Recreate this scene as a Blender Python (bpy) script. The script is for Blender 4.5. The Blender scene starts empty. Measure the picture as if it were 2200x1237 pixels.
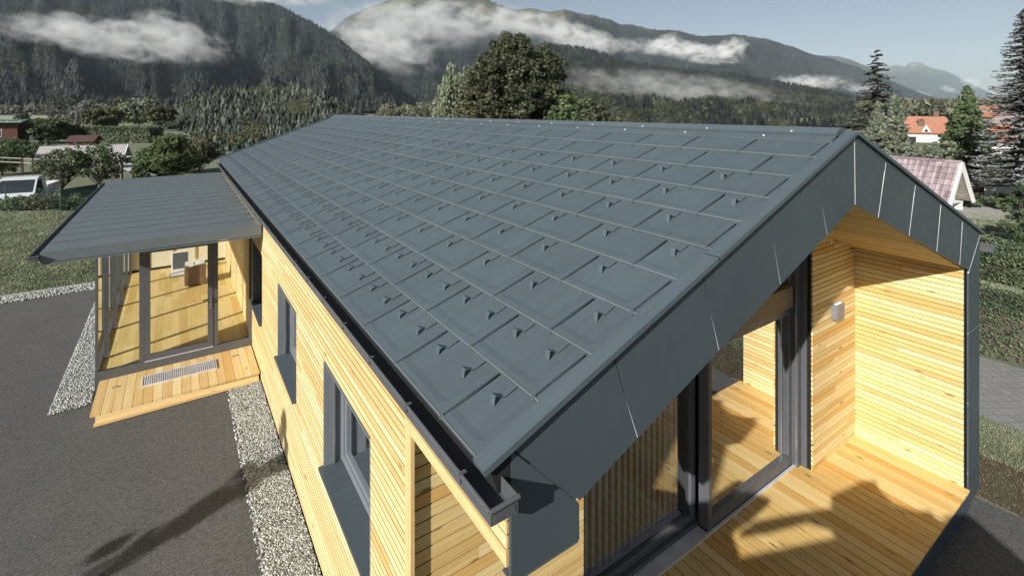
import bpy, math, random
import numpy as np
from mathutils import Vector, Matrix

# ---------------------------------------------------------------- camera, light, exposure
scene = bpy.context.scene
COL = scene.collection
H0 = 5.3                                   # camera height above the drive
FPX, UC, VH = 1060.0, 1100.0, 238.0        # lens in pixels of a 2200 px wide frame, centre column, horizon row
YAW = math.atan(722.0 / FPX)
CA, SA = math.cos(YAW), math.sin(YAW)
cam_d = bpy.data.cameras.new('camera')
cam_d.sensor_width = 36.0
cam_d.lens = FPX / 2200.0 * 36.0
cam_d.shift_y = (VH - 618.5) / 2200.0
cam_d.clip_start = 0.05
cam_d.clip_end = 40000.0
cam = bpy.data.objects.new('camera', cam_d)
COL.objects.link(cam)
cam.location = (0, 0, H0)
cam.rotation_euler = (math.radians(90), 0, -YAW)
scene.camera = cam

SUN_TO = Vector((-1.0, -0.415, 0.56)).normalized()     # towards the sun
world = bpy.data.worlds.new('World')
scene.world = world
world.use_nodes = True
wn = world.node_tree.nodes; wl = world.node_tree.links
wn.clear()
sky = wn.new('ShaderNodeTexSky'); sky.sky_type = 'NISHITA'; sky.sun_disc = False
sky.sun_elevation = math.asin(SUN_TO.z)
sky.sun_rotation = math.atan2(SUN_TO.x, SUN_TO.y)
sky.altitude = 600; sky.air_density = 1.0; sky.dust_density = 1.6; sky.ozone_density = 1.0
hs = wn.new('ShaderNodeHueSaturation'); hs.inputs['Saturation'].default_value = 0.74
bg = wn.new('ShaderNodeBackground'); bg.inputs[1].default_value = 0.052
wo = wn.new('ShaderNodeOutputWorld')
wl.new(sky.outputs[0], hs.inputs['Color']); wl.new(hs.outputs[0], bg.inputs[0]); wl.new(bg.outputs[0], wo.inputs[0])

sun_d = bpy.data.lights.new('sun', 'SUN')
sun_d.energy = 5.0; sun_d.angle = math.radians(0.5); sun_d.color = (1.0, 0.955, 0.88)
sun = bpy.data.objects.new('sun', sun_d); COL.objects.link(sun)
sun.rotation_euler = SUN_TO.to_track_quat('Z', 'Y').to_euler()
sun.location = (-20, -10, 30)
vs = scene.view_settings
vs.view_transform = 'Standard'; vs.look = 'None'; vs.gamma = 1.0; vs.exposure = 0.48
scene.cycles.max_bounces = 8; scene.cycles.transparent_max_bounces = 16
scene.cycles.volume_bounces = 3
scene.cycles.volume_step_rate = 0.5
scene.cycles.use_denoising = True
scene.cycles.caustics_reflective = False; scene.cycles.caustics_refractive = False

rng = random.Random(7)
R = np.random.default_rng(11)

# ---------------------------------------------------------------- helpers
def P(u, d, z=0.0):
    """point at depth d metres from the camera in the bearing of column u, height z"""
    x = (u - UC) / FPX
    return Vector((d * (x * CA + SA), d * (-x * SA + CA), z))

def tag(o, label=None, cat=None, group=None, kind=None):
    if label: o['label'] = label
    if cat: o['category'] = cat
    if group: o['group'] = group
    if kind: o['kind'] = kind
    return o

def empty(name, loc=(0, 0, 0), rz=0.0, label=None, cat=None, group=None):
    o = bpy.data.objects.new(name, None); COL.objects.link(o)
    o.location = loc; o.rotation_euler = (0, 0, rz); o.empty_display_size = 0.3
    return tag(o, label, cat, group)

class MB:
    def __init__(s): s.v = []; s.f = []; s.uv = []; s.r = []; s.m = []
    def face(s, pts, uvs=None, r=0.5, m=0):
        n = len(s.v); s.v.extend([tuple(p) for p in pts]); s.f.append(tuple(range(n, n + len(pts))))
        s.uv.extend(uvs if uvs else [(0.0, 0.0)] * len(pts)); s.r.append(r); s.m.append(m)
    def obox(s, o, ex, ey, ez, r=None, m=0, uo=None, uc=0.0):
        o = Vector(o); ex = Vector(ex); ey = Vector(ey); ez = Vector(ez)
        fl = ex.cross(ey).dot(ez) < 0; en = ey.normalized() * uc
        if fl: o = o + ez; ez = -ez
        if r is None: r = rng.random()
        if uo is None: uo = (rng.random() * 40, rng.random() * 40)
        lx, ly, lz = ex.length, ey.length, ez.length
        n = len(s.v)
        for k in (0, 1):
            for j in (0, 1):
                for i in (0, 1): s.v.append(tuple(o + ex * i + ey * j + ez * k + (en * (1 - 2 * j) if (k == 1) == fl else en * 0)))
        a, b = uo
        def q(idx, uv):
            s.f.append(tuple(n + i for i in idx)); s.uv.extend([(a + x, b + y) for x, y in uv]); s.r.append(r); s.m.append(m)
        q((4, 5, 7, 6), ((0, 0), (lx, 0), (lx, ly), (0, ly)))
        q((0, 2, 3, 1), ((0, 0), (0, ly), (lx, ly), (lx, 0)))
        q((0, 1, 5, 4), ((0, 0), (lx, 0), (lx, -lz), (0, -lz)))
        q((2, 6, 7, 3), ((0, ly), (0, ly + lz), (lx, ly + lz), (lx, ly)))
        q((0, 4, 6, 2), ((0, 0), (-lz, 0), (-lz, ly), (0, ly)))
        q((1, 3, 7, 5), ((lx, 0), (lx, ly), (lx + lz, ly), (lx + lz, 0)))
    def box(s, x0, x1, y0, y1, z0, z1, r=None, m=0):
        dx, dy, dz = x1 - x0, y1 - y0, z1 - z0
        if dx >= dy and dx >= dz: s.obox((x0, y0, z0), (dx, 0, 0), (0, dy, 0), (0, 0, dz), r, m)
        elif dy >= dz: s.obox((x0, y0, z0), (0, dy, 0), (dx, 0, 0), (0, 0, dz), r, m)
        else: s.obox((x0, y0, z0), (0, 0, dz), (dx, 0, 0), (0, dy, 0), r, m)
    def prism(s, poly, ext, r=0.5, m=0):
        """closed prism: poly = list of 3D points, ext = extrusion vector"""
        poly = [Vector(p) for p in poly]; e = Vector(ext)
        nrm = Vector((0, 0, 0))
        for i in range(len(poly)):
            a, b = poly[i], poly[(i + 1) % len(poly)]
            nrm += Vector(((a.y - b.y) * (a.z + b.z), (a.z - b.z) * (a.x + b.x), (a.x - b.x) * (a.y + b.y)))
        if nrm.dot(e) > 0: poly = poly[::-1]
        ax = (poly[1] - poly[0]).normalized(); ay = nrm.normalized().cross(ax)
        uv = [((p - poly[0]).dot(ax), (p - poly[0]).dot(ay)) for p in poly]
        s.face(poly, uv, r, m)
        top = [p + e for p in poly]
        s.face(top[::-1], uv[::-1], r, m)
        n = len(poly); l = e.length; t = 0
        for i in range(n):
            j = (i + 1) % n; w = (poly[j] - poly[i]).length
            s.face([poly[j], poly[i], top[i], top[j]], [(t + w, 0), (t, 0), (t, l), (t + w, l)], r, m); t += w
    def tube(s, pts, rad, n=8, r=0.5, m=0, cap=True):
        pts = [Vector(p) for p in pts]
        if not hasattr(rad, '__len__'): rad = [rad] * len(pts)
        base = len(s.v); up = Vector((0.13, 0.21, 0.97))
        for i, p in enumerate(pts):
            d = (pts[min(i + 1, len(pts) - 1)] - pts[max(i - 1, 0)]).normalized()
            a = d.cross(up if abs(d.dot(up)) < 0.95 else Vector((1, 0, 0))).normalized(); b = d.cross(a)
            for k in range(n):
                t = 2 * math.pi * k / n
                s.v.append(tuple(p + (a * math.cos(t) + b * math.sin(t)) * rad[i]))
        for i in range(len(pts) - 1):
            for k in range(n):
                k2 = (k + 1) % n
                s.f.append((base + i * n + k, base + i * n + k2, base + (i + 1) * n + k2, base + (i + 1) * n + k))
                s.uv.extend([(i, k / n), (i, (k + 1) / n), (i + 1, (k + 1) / n), (i + 1, k / n)]); s.r.append(r); s.m.append(m)
        if cap:
            s.f.append(tuple(base + k for k in range(n))[::-1]); s.uv.extend([(0, 0)] * n); s.r.append(r); s.m.append(m)
            e = base + (len(pts) - 1) * n
            s.f.append(tuple(e + k for k in range(n))); s.uv.extend([(0, 0)] * n); s.r.append(r); s.m.append(m)
    def pane(s, x0, x1, y0, y1, z0, z1):
        """single sheet of glass; one of the spans is zero"""
        if x0 == x1: s.face([(x0, y0, z0), (x0, y1, z0), (x0, y1, z1), (x0, y0, z1)])
        else: s.face([(x0, y0, z0), (x1, y0, z0), (x1, y0, z1), (x0, y0, z1)])
    def build(s, name, mats, parent=None, smooth=False, bevel=0.0):
        me = bpy.data.meshes.new(name)
        me.from_pydata(s.v, [], s.f)
        if not isinstance(mats, (list, tuple)): mats = [mats]
        for m in mats: me.materials.append(m)
        me.polygons.foreach_set('material_index', s.m)
        uvl = me.uv_layers.new(name='UVMap')
        uvl.data.foreach_set('uv', np.array(s.uv, dtype=np.float32).ravel())
        at = me.attributes.new('rnd', 'FLOAT', 'FACE'); at.data.foreach_set('value', np.array(s.r, dtype=np.float32))
        if smooth: me.polygons.foreach_set('use_smooth', [True] * len(s.f))
        me.update()
        o = bpy.data.objects.new(name, me); COL.objects.link(o)
        if parent is not None: o.parent = parent
        if bevel:
            md = o.modifiers.new('bevel', 'BEVEL'); md.width = bevel; md.segments = 2; md.limit_method = 'ANGLE'
        return o

def np_mesh(name, V, F, rnd, mat, parent=None, smooth=False, mi=None):
    """V (n,3) float, F (m,k) int with k = 3 or 4, rnd (m,)"""
    V = np.ascontiguousarray(V, dtype=np.float32); F = np.ascontiguousarray(F, dtype=np.int32)
    me = bpy.data.meshes.new(name); k = F.shape[1]; m = F.shape[0]
    me.vertices.add(len(V)); me.vertices.foreach_set('co', V.ravel())
    me.loops.add(m * k); me.loops.foreach_set('vertex_index', F.ravel())
    me.polygons.add(m); me.polygons.foreach_set('loop_start', np.arange(0, m * k, k, dtype=np.int32))
    for q in (mat if isinstance(mat, (list, tuple)) else [mat]): me.materials.append(q)
    if mi is not None: me.polygons.foreach_set('material_index', np.asarray(mi, dtype=np.int32))
    at = me.attributes.new('rnd', 'FLOAT', 'FACE'); at.data.foreach_set('value', np.asarray(rnd, dtype=np.float32))
    if smooth: me.polygons.foreach_set('use_smooth', np.ones(m, dtype=bool))
    me.update(calc_edges=True)
    o = bpy.data.objects.new(name, me); COL.objects.link(o)
    if parent is not None: o.parent = parent
    return o

def copy_tree(o, parent=None):
    c = o.copy(); COL.objects.link(c); c.parent = parent
    for ch in list(o.children): copy_tree(ch, c)
    return c

def vnoise2(x, y, seed=0):
    """value noise on arrays, 0..1"""
    rs = np.random.RandomState(seed); T = rs.rand(256, 256)
    xi = np.floor(x).astype(int); yi = np.floor(y).astype(int); xf = x - xi; yf = y - yi
    xf = xf * xf * (3 - 2 * xf); yf = yf * yf * (3 - 2 * yf)
    a = T[xi % 256, yi % 256]; b = T[(xi + 1) % 256, yi % 256]; c = T[xi % 256, (yi + 1) % 256]; d = T[(xi + 1) % 256, (yi + 1) % 256]
    return (a * (1 - xf) + b * xf) * (1 - yf) + (c * (1 - xf) + d * xf) * yf
def fbm2(x, y, seed=0, oc=4):
    s = 0; a = 0.5; t = 0
    for i in range(oc):
        s = s + a * vnoise2(x * 2 ** i, y * 2 ** i, seed + i); t += a; a *= 0.5
    return s / t

# ---------------------------------------------------------------- materials
class NT:
    def __init__(s, name):
        s.mat = bpy.data.materials.new(name); s.mat.use_nodes = True
        s.t = s.mat.node_tree; s.t.nodes.clear()
        s.out = s.t.nodes.new('ShaderNodeOutputMaterial')
    def n(s, typ, **kw):
        nd = s.t.nodes.new('ShaderNode' + typ)
        for k, v in kw.items(): setattr(nd, k, v)
        return nd
    def l(s, a, b): s.t.links.new(a, b)
    def setin(s, nd, d):
        for k, v in d.items():
            if hasattr(v, 'is_output') or isinstance(v, bpy.types.NodeSocket): s.l(v, nd.inputs[k])
            else: nd.inputs[k].default_value = v
    def math(s, op, a, b=0.0, c=0.0, clamp=False):
        nd = s.n('Math', operation=op); nd.use_clamp = clamp; s.setin(nd, {0: a, 1: b, 2: c}); return nd.outputs[0]
    def coord(s, kind='Object'): return s.n('TexCoord').outputs[kind]
    def mapping(s, v, scale=(1, 1, 1), loc=(0, 0, 0)):
        nd = s.n('Mapping'); s.l(v, nd.inputs[0]); nd.inputs['Scale'].default_value = scale; nd.inputs['Location'].default_value = loc; return nd.outputs[0]
    def noise(s, v, scale, detail=3, rough=0.55, dist=0.0):
        nd = s.n('TexNoise'); s.setin(nd, {'Scale': scale, 'Detail': detail, 'Roughness': rough, 'Distortion': dist})
        if v is not None: s.l(v, nd.inputs['Vector'])
        return nd.outputs['Fac']
    def ramp(s, f, stops):
        nd = s.n('ValToRGB'); s.l(f, nd.inputs[0]); e = nd.color_ramp.elements
        while len(e) < len(stops): e.new(0.5)
        for x, (p, c) in zip(e, stops): x.position = p; x.color = (*c, 1) if len(c) == 3 else c
        return nd.outputs[0]
    def mix(s, f, a, b, typ='MIX'):
        nd = s.n('Mix', data_type='RGBA', blend_type=typ); s.setin(nd, {0: f, 6: a if not isinstance(a, tuple) else (*a, 1), 7: b if not isinstance(b, tuple) else (*b, 1)}); return nd.outputs[2]
    def attr(s, name='rnd'):
        nd = s.n('Attribute'); nd.attribute_name = name; return nd.outputs['Fac']
    def uv(s): nd = s.n('UVMap'); nd.uv_map = 'UVMap'; return nd.outputs[0]
    def bump(s, h, strength=0.3, dist=0.01):
        nd = s.n('Bump'); s.setin(nd, {'Strength': strength, 'Distance': dist, 'Height': h}); return nd.outputs[0]
    def bsdf(s, color, rough=0.6, metal=0.0, normal=None, spec=0.5, extra=None):
        nd = s.n('BsdfPrincipled')
        s.setin(nd, {'Base Color': (*color, 1) if isinstance(color, tuple) else color, 'Roughness': rough, 'Metallic': metal, 'Specular IOR Level': spec})
        if normal is not None: s.l(normal, nd.inputs['Normal'])
        if extra: s.setin(nd, extra)
        s.l(nd.outputs[0], s.out.inputs[0]); return nd

def simple(name, col, rough=0.6, metal=0.0, var=0.12, scale=6.0, bump=0.0, spec=0.5):
    t = NT(name); c = t.coord(); f = t.noise(c, scale, 5)
    lo = tuple(x * (1 - var) for x in col); hi = tuple(min(1, x * (1 + var)) for x in col)
    k = t.ramp(f, [(0.3, lo), (0.7, hi)])
    nb = t.bump(t.noise(c, scale * 20, 2), bump, 0.005) if bump else None
    t.bsdf(k, rough, metal, nb, spec); return t.mat

def wood(name, pale, mid, brown, knots=0.75, rough=0.62, spread=1.0):
    t = NT(name); uv = t.uv(); r = t.attr()
    off = t.n('CombineXYZ'); t.l(t.math('MULTIPLY', r, 91.0), off.inputs[0]); t.l(t.math('MULTIPLY', r, 37.0), off.inputs[1])
    va = t.n('VectorMath', operation='ADD'); t.l(uv, va.inputs[0]); t.l(off.outputs[0], va.inputs[1]); vec = va.outputs[0]
    warp = t.noise(t.mapping(vec, (1.2, 6, 1)), 1.0, 2)
    g1 = t.noise(t.mapping(vec, (1.4, 55, 1)), 1.0, 5, 0.65, 0.6)
    g2 = t.noise(t.mapping(vec, (0.5, 14, 1)), 1.0, 3, 0.5, 1.2)
    tone = t.math('ADD', t.math('MULTIPLY', g1, 0.55), t.math('MULTIPLY', g2, 0.45))
    tone = t.math('ADD', tone, t.math('MULTIPLY', t.math('SUBTRACT', r, 0.5), 0.42 * spread))
    col = t.ramp(tone, [(0.22, pale), (0.52, mid), (0.86, brown)])
    vo = t.n('TexVoronoi'); vo.feature = 'F1'; t.l(t.mapping(vec, (2.4, 8.0, 1)), vo.inputs['Vector']); vo.inputs['Scale'].default_value = 1.0
    kd = t.math('ADD', vo.outputs['Distance'], t.math('MULTIPLY', t.math('SUBTRACT', warp, 0.5), 0.10))
    km = t.n('MapRange'); km.interpolation_type = 'SMOOTHSTEP'; t.setin(km, {0: kd, 1: 0.20, 2: 0.04, 3: 0.0, 4: 1.0})
    sel = t.n('SeparateColor'); t.l(vo.outputs['Color'], sel.inputs[0])
    on = t.math('GREATER_THAN', sel.outputs[0], 1.0 - knots * 0.6)
    k = t.math('MULTIPLY', t.math('MULTIPLY', km.outputs[0], on), 0.9)
    col = t.mix(k, col, tuple(x * 0.42 for x in brown))
    col = t.mix(t.math('MULTIPLY', t.math('SUBTRACT', r, 0.86, clamp=True), 4.0), col, tuple(x * y for x, y in zip(mid, (1.0, .80, .55))))
    nb = t.bump(g1, 0.12, 0.002)
    t.bsdf(col, rough, 0, nb, 0.35); return t.mat

def coated(name, col, rough=0.45, bumps=0.10, var=0.06):
    t = NT(name); c = t.coord(); f = t.noise(c, 1.7, 4); g = t.noise(c, 420.0, 2)
    lo = tuple(x * (1 - var) for x in col); hi = tuple(x * (1 + var) for x in col)
    k = t.ramp(f, [(0.3, lo), (0.7, hi)])
    r = t.attr(); k = t.mix(t.math('MULTIPLY', r, 0.22), k, tuple(x * 1.35 for x in col))
    st = t.noise(t.mapping(c, (0.9, 16, 0.9)), 1.0, 4, 0.7); k = t.mix(t.math('MULTIPLY', t.math('SUBTRACT', st, 0.45, clamp=True), 0.8), k, tuple(x * 1.5 + .02 for x in col))
    k = t.mix(t.math('MULTIPLY', t.math('SUBTRACT', g, 0.35, clamp=True), 0.5), k, tuple(min(1, x * 1.5) for x in col))
    rr = t.n('MapRange'); t.setin(rr, {0: t.noise(c, 9.0, 4), 1: 0.3, 2: 0.7, 3: rough - 0.05, 4: rough + 0.08})
    t.bsdf(k, rr.outputs[0], 0.0, t.bump(g, bumps, 0.0015), 0.45); return t.mat

def glass(name, tint=(0.93, 0.96, 0.95), ior=1.52, boost=1.0):
    t = NT(name)
    tr = t.n('BsdfTransparent'); tr.inputs[0].default_value = (*tint, 1)
    gl = t.n('BsdfGlossy'); gl.inputs['Roughness'].default_value = 0.0; gl.inputs[0].default_value = (0.95, 0.97, 1, 1)
    fr = t.n('Fresnel'); fr.inputs[0].default_value = ior
    f = t.math('MULTIPLY', fr.outputs[0], boost, clamp=True)
    mx = t.n('MixShader'); t.l(f, mx.inputs[0]); t.l(tr.outputs[0], mx.inputs[1]); t.l(gl.outputs[0], mx.inputs[2])
    t.l(mx.outputs[0], t.out.inputs[0]); return t.mat

def foliage(name, dark, mid, light, trans=0.25, rough=0.6, big=0.0):
    t = NT(name); r = t.attr(); col = t.ramp(r, [(0.0, dark), (0.5, mid), (1.0, light)])
    if big:
        f = t.noise(t.coord(), big, 3); col = t.mix(t.ramp(f, [(0.35, (0, 0, 0)), (0.65, (1, 1, 1))]), col, t.mix(0.5, col, mid))
    b = t.n('BsdfPrincipled'); t.setin(b, {'Base Color': col, 'Roughness': rough, 'Specular IOR Level': 0.3})
    tl = t.n('BsdfTranslucent'); t.l(col, tl.inputs[0])
    mx = t.n('MixShader'); mx.inputs[0].default_value = trans
    t.l(b.outputs[0], mx.inputs[1]); t.l(tl.outputs[0], mx.inputs[2]); t.l(mx.outputs[0], t.out.inputs[0]); return t.mat

M = {}
M['larch'] = wood('larch_siding', (0.82, 0.69, 0.41), (0.69, 0.51, 0.22), (0.45, 0.25, 0.07), 0.9, spread=0.85)
M['larch_wall'] = wood('larch_wall', (0.82, 0.69, 0.43), (0.70, 0.53, 0.26), (0.44, 0.27, 0.09), 0.3, spread=0.7)
M['deckwood'] = wood('deck_wood', (0.82, 0.64, 0.33), (0.68, 0.47, 0.18), (0.42, 0.22, 0.05), 1.5, spread=0.75)
M['stepwood'] = wood('step_wood', (0.82, 0.66, 0.38), (0.70, 0.51, 0.24), (0.54, 0.33, 0.12), 0.25, spread=1.1)
M['oakfloor'] = wood('oak_floor', (0.72, 0.58, 0.28), (0.62, 0.47, 0.19), (0.48, 0.33, 0.11), 0.1)
M['tile'] = coated('roof_tile_coating', (0.077, 0.101, 0.116), 0.42, 0.12)
M['tile_sheen'] = coated('folded_edge_sheen', (0.120, 0.140, 0.150), 0.35, 0.05)  # lighter tile colour, paints a highlight along the folded lower edges
M['sheet'] = coated('sheet_coating', (0.055, 0.073, 0.085), 0.45, 0.08, 0.03)
M['gutter'] = coated('gutter_coating', (0.085, 0.09, 0.098), 0.38, 0.02)
M['frame'] = coated('window_frame_coating', (0.085, 0.09, 0.10), 0.35, 0.02)
M['framegrey'] = coated('window_frame_grey', (0.17, 0.19, 0.21), 0.35, 0.02)
M['glassleaf'] = glass('sliding_leaf_glass', (0.92, 0.95, 0.94), 1.6, 6.5)
M['black'] = simple('membrane_black', (0.008, 0.008, 0.009), 0.9)
M['joint'] = simple('bright_joint', (0.75, 0.77, 0.78), 0.4, 0.0)
M['alu'] = simple('brushed_aluminium', (0.55, 0.56, 0.58), 0.32, 0.85)
M['galv'] = simple('grating_steel', (0.62, 0.63, 0.65), 0.45, 0.1)
M['canopy'] = coated('canopy_coating', (0.112, 0.135, 0.148), 0.45, 0.05)
M['sillalu'] = simple('sill_aluminium', (0.55, 0.56, 0.60), 0.4, 0.1)
M['glass'] = glass('window_glass', boost=1.6)
M['glassdoor'] = glass('sliding_door_glass', (0.92, 0.95, 0.94), 1.6, 4.2)
M['glassent'] = glass('entrance_glass', (0.97, 0.98, 0.96), 1.5, 1.6)
M['dim_floor'] = simple('dim_room_floor', (0.05, 0.042, 0.036), 0.95)  # floor colour darkened to stand in for the unlit room
M['curtain'] = simple('blind_fabric', (0.80, 0.86, 0.82), 0.8)
M['cream'] = simple('cream_plaster', (0.74, 0.70, 0.56), 0.8, var=0.04)
M['white'] = simple('white_paint', (0.78, 0.78, 0.77), 0.5, var=0.04)
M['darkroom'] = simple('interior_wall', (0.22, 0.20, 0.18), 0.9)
M['beam'] = wood('beam_brown', (0.30, 0.22, 0.13), (0.22, 0.15, 0.08), (0.14, 0.09, 0.05), 0.0)
M['rubber'] = simple('rubber', (0.02, 0.02, 0.02), 0.8)
M['chrome'] = simple('steel', (0.6, 0.6, 0.6), 0.2, 1.0)

# ================================================================ THE HOUSE
TH = math.atan2(1.498, 4.062); CT, ST = math.cos(TH), math.sin(TH)
EX, EZ = 1.228, 3.575                      # left eave edge
RX, RZ = 5.29, 5.073                       # ridge
LS = math.hypot(RX - EX, RZ - EZ)
YF, YB = 2.0, 20.34
def SL(s, y, h=0.0):                        # left slope: s up from the eave, h above the boarding
    return Vector((EX + s * CT - h * ST, y, EZ + s * ST + h * CT))
def SR(s, y, h=0.0):                        # right slope, s up from the right eave
    return Vector((2 * RX - EX - s * CT + h * ST, y, EZ + s * ST + h * CT))
XR = 2 * RX - EX

house = empty('timber_house', (0, 0, 0), 0, 'low larch clad house with grey metal tile roof and a covered corner terrace', 'house')

# --- roof
roof_b = MB()
roof_b.prism([SL(0.02, YF + 0.03, -0.02), SL(LS, YF + 0.03, -0.02), SL(LS, YF + 0.03, -0.16), SL(0.02, YF + 0.03, -0.16)], (0, YB - YF - 0.06, 0), m=1)
roof_b.prism([SR(0.0, YF + 0.03, 0.004), SR(LS, YF + 0.03, 0.004), SR(LS, YF + 0.03, -0.16), SR(0.0, YF + 0.03, -0.16)], (0, YB - YF - 0.06, 0), m=0)
PITCH = 0.4135; TL = 0.6955
def tile_mesh(mb, s0, s1, y0, y1):
    g = 0.0105; y0 += g; y1 -= g; w = y1 - y0; D = s1 - s0
    ss = [0.0, 0.005, 0.016, 0.05, 0.095, D + 0.012]
    ys = [0.0] + ([0.05, 0.10] if w > 0.25 else []) + [w]
    r = rng.random()
    def h(a, b):
        base = 0.024 - 0.018 * min(1, a / D)
        bead = 0.005 if 0.003 < a < 0.012 else 0.0
        fs = min(1, max(0, (a - 0.05) / 0.045)); fy = min(1, max(0, (b - 0.05) / 0.05)) if w > 0.25 else 0
        return base + bead - 0.0060 * min(fs, fy)
    P_ = [[SL(s0 + a, y0 + b, h(a, b)) for b in ys] for a in ss]
    for i in range(len(ss) - 1):
        for j in range(len(ys) - 1):
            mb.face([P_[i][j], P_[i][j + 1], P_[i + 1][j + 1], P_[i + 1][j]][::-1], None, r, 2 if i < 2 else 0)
    bot = [SL(s0, y0 + b, -0.004) for b in ys]
    for j in range(len(ys) - 1): mb.face([bot[j], bot[j + 1], P_[0][j + 1], P_[0][j]][::-1], None, r)
    for j, sg in ((0, 1), (len(ys) - 1, -1)):
        for i in range(len(ss) - 1):
            q = [SL(s0 + ss[i], y0 + ys[j], -0.004), P_[i][j], P_[i + 1][j], SL(s0 + ss[i + 1], y0 + ys[j], -0.004)]
            mb.face(q if sg < 0 else q[::-1], None, r)
def joints(k):
    st = 2.495 if k % 2 == 0 else 2.155
    ys = [YF + 0.085]; y = st
    while y < YB - 0.06:
        if y > ys[0] + 0.02: ys.append(y)
        y += TL
    ys.append(YB - 0.03); return ys
for k in range(10):
    s0 = k * PITCH - 0.002; s1 = (k + 1) * PITCH
    ys = joints(k)
    for a, b in zip(ys, ys[1:]): tile_mesh(roof_b, s0, s1, a, b)
roof = roof_b.build('roof', [M['tile'], M['black'], M['tile_sheen']], house)
tk = MB()                                   # tile clips: small bright folds at the lower corner of each joint
for k in range(10):
    for y in joints(k)[1:-1]:
        p = SL(k * PITCH - 0.004, y, 0.010)
        tk.obox(p - Vector((0.006, 0.012, 0)), (0.020, 0, 0.006), (0, 0.024, 0), (0, 0, 0.014))
tk.build('tile_clips', M['gutter'], roof)['kind'] = 'stuff'

# ridge
rc = MB()
yA, yB = 2.13, YB
rc.prism([SL(4.095, yA, 0.004), SL(4.10, yA, 0.026), SL(4.20, yA, 0.030), SL(4.20, yA, 0.004)], (0, yB - yA, 0), 0.4)
cap = [SL(4.215, yA, 0.024), SL(4.215, yA, 0.052), SL(LS - 0.02, yA, 0.075), SR(LS - 0.02, yA, 0.075), SR(4.215, yA, 0.052), SR(4.215, yA, 0.024)]
rc.prism(cap, (0, yB - yA, 0), 0.6)
rc.build('ridge_cap', M['tile'], roof)
rv = MB()
for i in range(19):
    y = 2.55 + i * 0.97
    for s_, hh in ((4.15, 0.030), (4.235, 0.054)):
        c = SL(s_, y + (0.25 if hh < .04 else 0), hh); rv.tube([c, c + Vector((-ST, 0, CT)) * 0.008], [0.011, 0.007], 8)
rv.build('screw_heads', M['joint'], roof)['kind'] = 'stuff'

# verge trims along both front slopes and a low one at the far end
vt = MB()
def verge(mb, S, y0, y1, h, sA=-0.02, sB=LS, r=0.8):
    mb.prism([S(sA, y0, h), S(sB, y0, h), S(sB, y0, 0.002), S(sA, y0, 0.002)], (0, y1 - y0, 0), r)
verge(vt, SL, YF - 0.005, YF + 0.100, 0.036)
vt.build('verge_trim', M['tile'], roof, bevel=0.006)
vt = MB(); verge(vt, SR, YF - 0.005, YF + 0.100, 0.036, -0.12); vt.build('verge_trim', M['tile'], roof, bevel=0.006)
vt = MB(); verge(vt, SL, YB - 0.03, YB + 0.03, 0.06); vt.build('verge_trim', M['sheet'], roof)
sm = MB()
for s_ in (1.98, ): sm.obox(SL(s_, YF - 0.0065, 0.002), (SL(s_ + 0.006, 0, 0) - SL(s_, 0, 0)), (0, 0.108, 0), Vector((-ST, 0, CT)) * 0.0355)
sm.build('trim_seam', M['black'], roof)

# snow guards
gd = []
for k in range(8):
    s_ = 0.272 + k * 0.4118
    if k < 2: ys = [2.325 + 0.3475 * i for i in range(52)]
    elif k % 2 == 0: ys = [2.318 + 0.6955 * i for i in range(26)]
    else: ys = [2.668 + 0.6955 * i for i in range(26)]
    for y in ys:
        if y < YB - 0.12: gd.append((s_, y))
def guard(mb, s_, y, ox=Vector((0, 0, 0))):
    w = 0.037; t = 0.003; N = Vector((-ST, 0, CT)); U = Vector((CT, 0, ST))
    b = SL(s_, y, 0.010) - ox; W = Vector((0, w, 0))
    p0 = b - U * 0.030; p1 = b + N * 0.052 - U * 0.004; p2 = b + U * 0.046
    mb.obox(p0 - W / 2, p1 - p0, W, U * t, 0.9)
    mb.obox(p1 - W / 2, p2 - p1, W, U * t, 0.3)
    L = 0.4135 - ((s_ + 0.034) % 0.4135) + 0.01
    mb.obox(p2 - Vector((0, 0.016, 0)), U * L, Vector((0, 0.032, 0)), N * 0.0035, 0.4)
gd.sort(key=lambda g: (SL(g[0], g[1]) - Vector((0, 0, H0))).length)
g0 = MB(); s0_, y0_ = gd[0]
anchors = {}
for i, (s_, y) in enumerate(gd[:100]):
    kk = round((s_ - 0.272) / 0.4118)
    if kk not in anchors:
        mb = MB(); guard(mb, s_, y, SL(s_, y, 0)); o = mb.build('snow_guard', M['tile'], roof); anchors[kk] = o
    else:
        o = anchors[kk].copy(); COL.objects.link(o); o.parent = roof
    o.location = SL(s_, y, 0)
gm = MB()
for s_, y in gd[100:]: guard(gm, s_, y)
gm.build('snow_guards', M['tile'], roof)['kind'] = 'stuff'

# --- gable fascia: sheets of coated metal with bright joints
YG = 2.028
def gz(x): return (H0 - 0.889) - 0.3581 * abs(x - 5.31)       # lower edge of the gable sheets
def gt(x): return EZ + (min(x, 2 * RX - x) - EX) * math.tan(TH) - 0.004   # top edge under the verge
tops = [1.376, 2.089, 2.936, 3.779, 4.536, 5.29, 6.035, 6.86, 7.71, 8.553, 9.335]
bots = [1.828, 2.297, 3.127, 3.951, 4.742, 5.305, 5.84, 6.67, 7.56, 8.436, 8.816]
gb = MB()
jb = MB()
for i in range(10):
    a, b, c, d = tops[i], tops[i + 1], bots[i + 1], bots[i]
    g = 0.004
    pl = [(a + g, gt(a)), (b - g, gt(b)), (c - g, gz(c)), (d + g, gz(d))]
    gb.prism([(x, YG, z) for x, z in pl], (0, 0.02, 0), rng.random())
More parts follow.
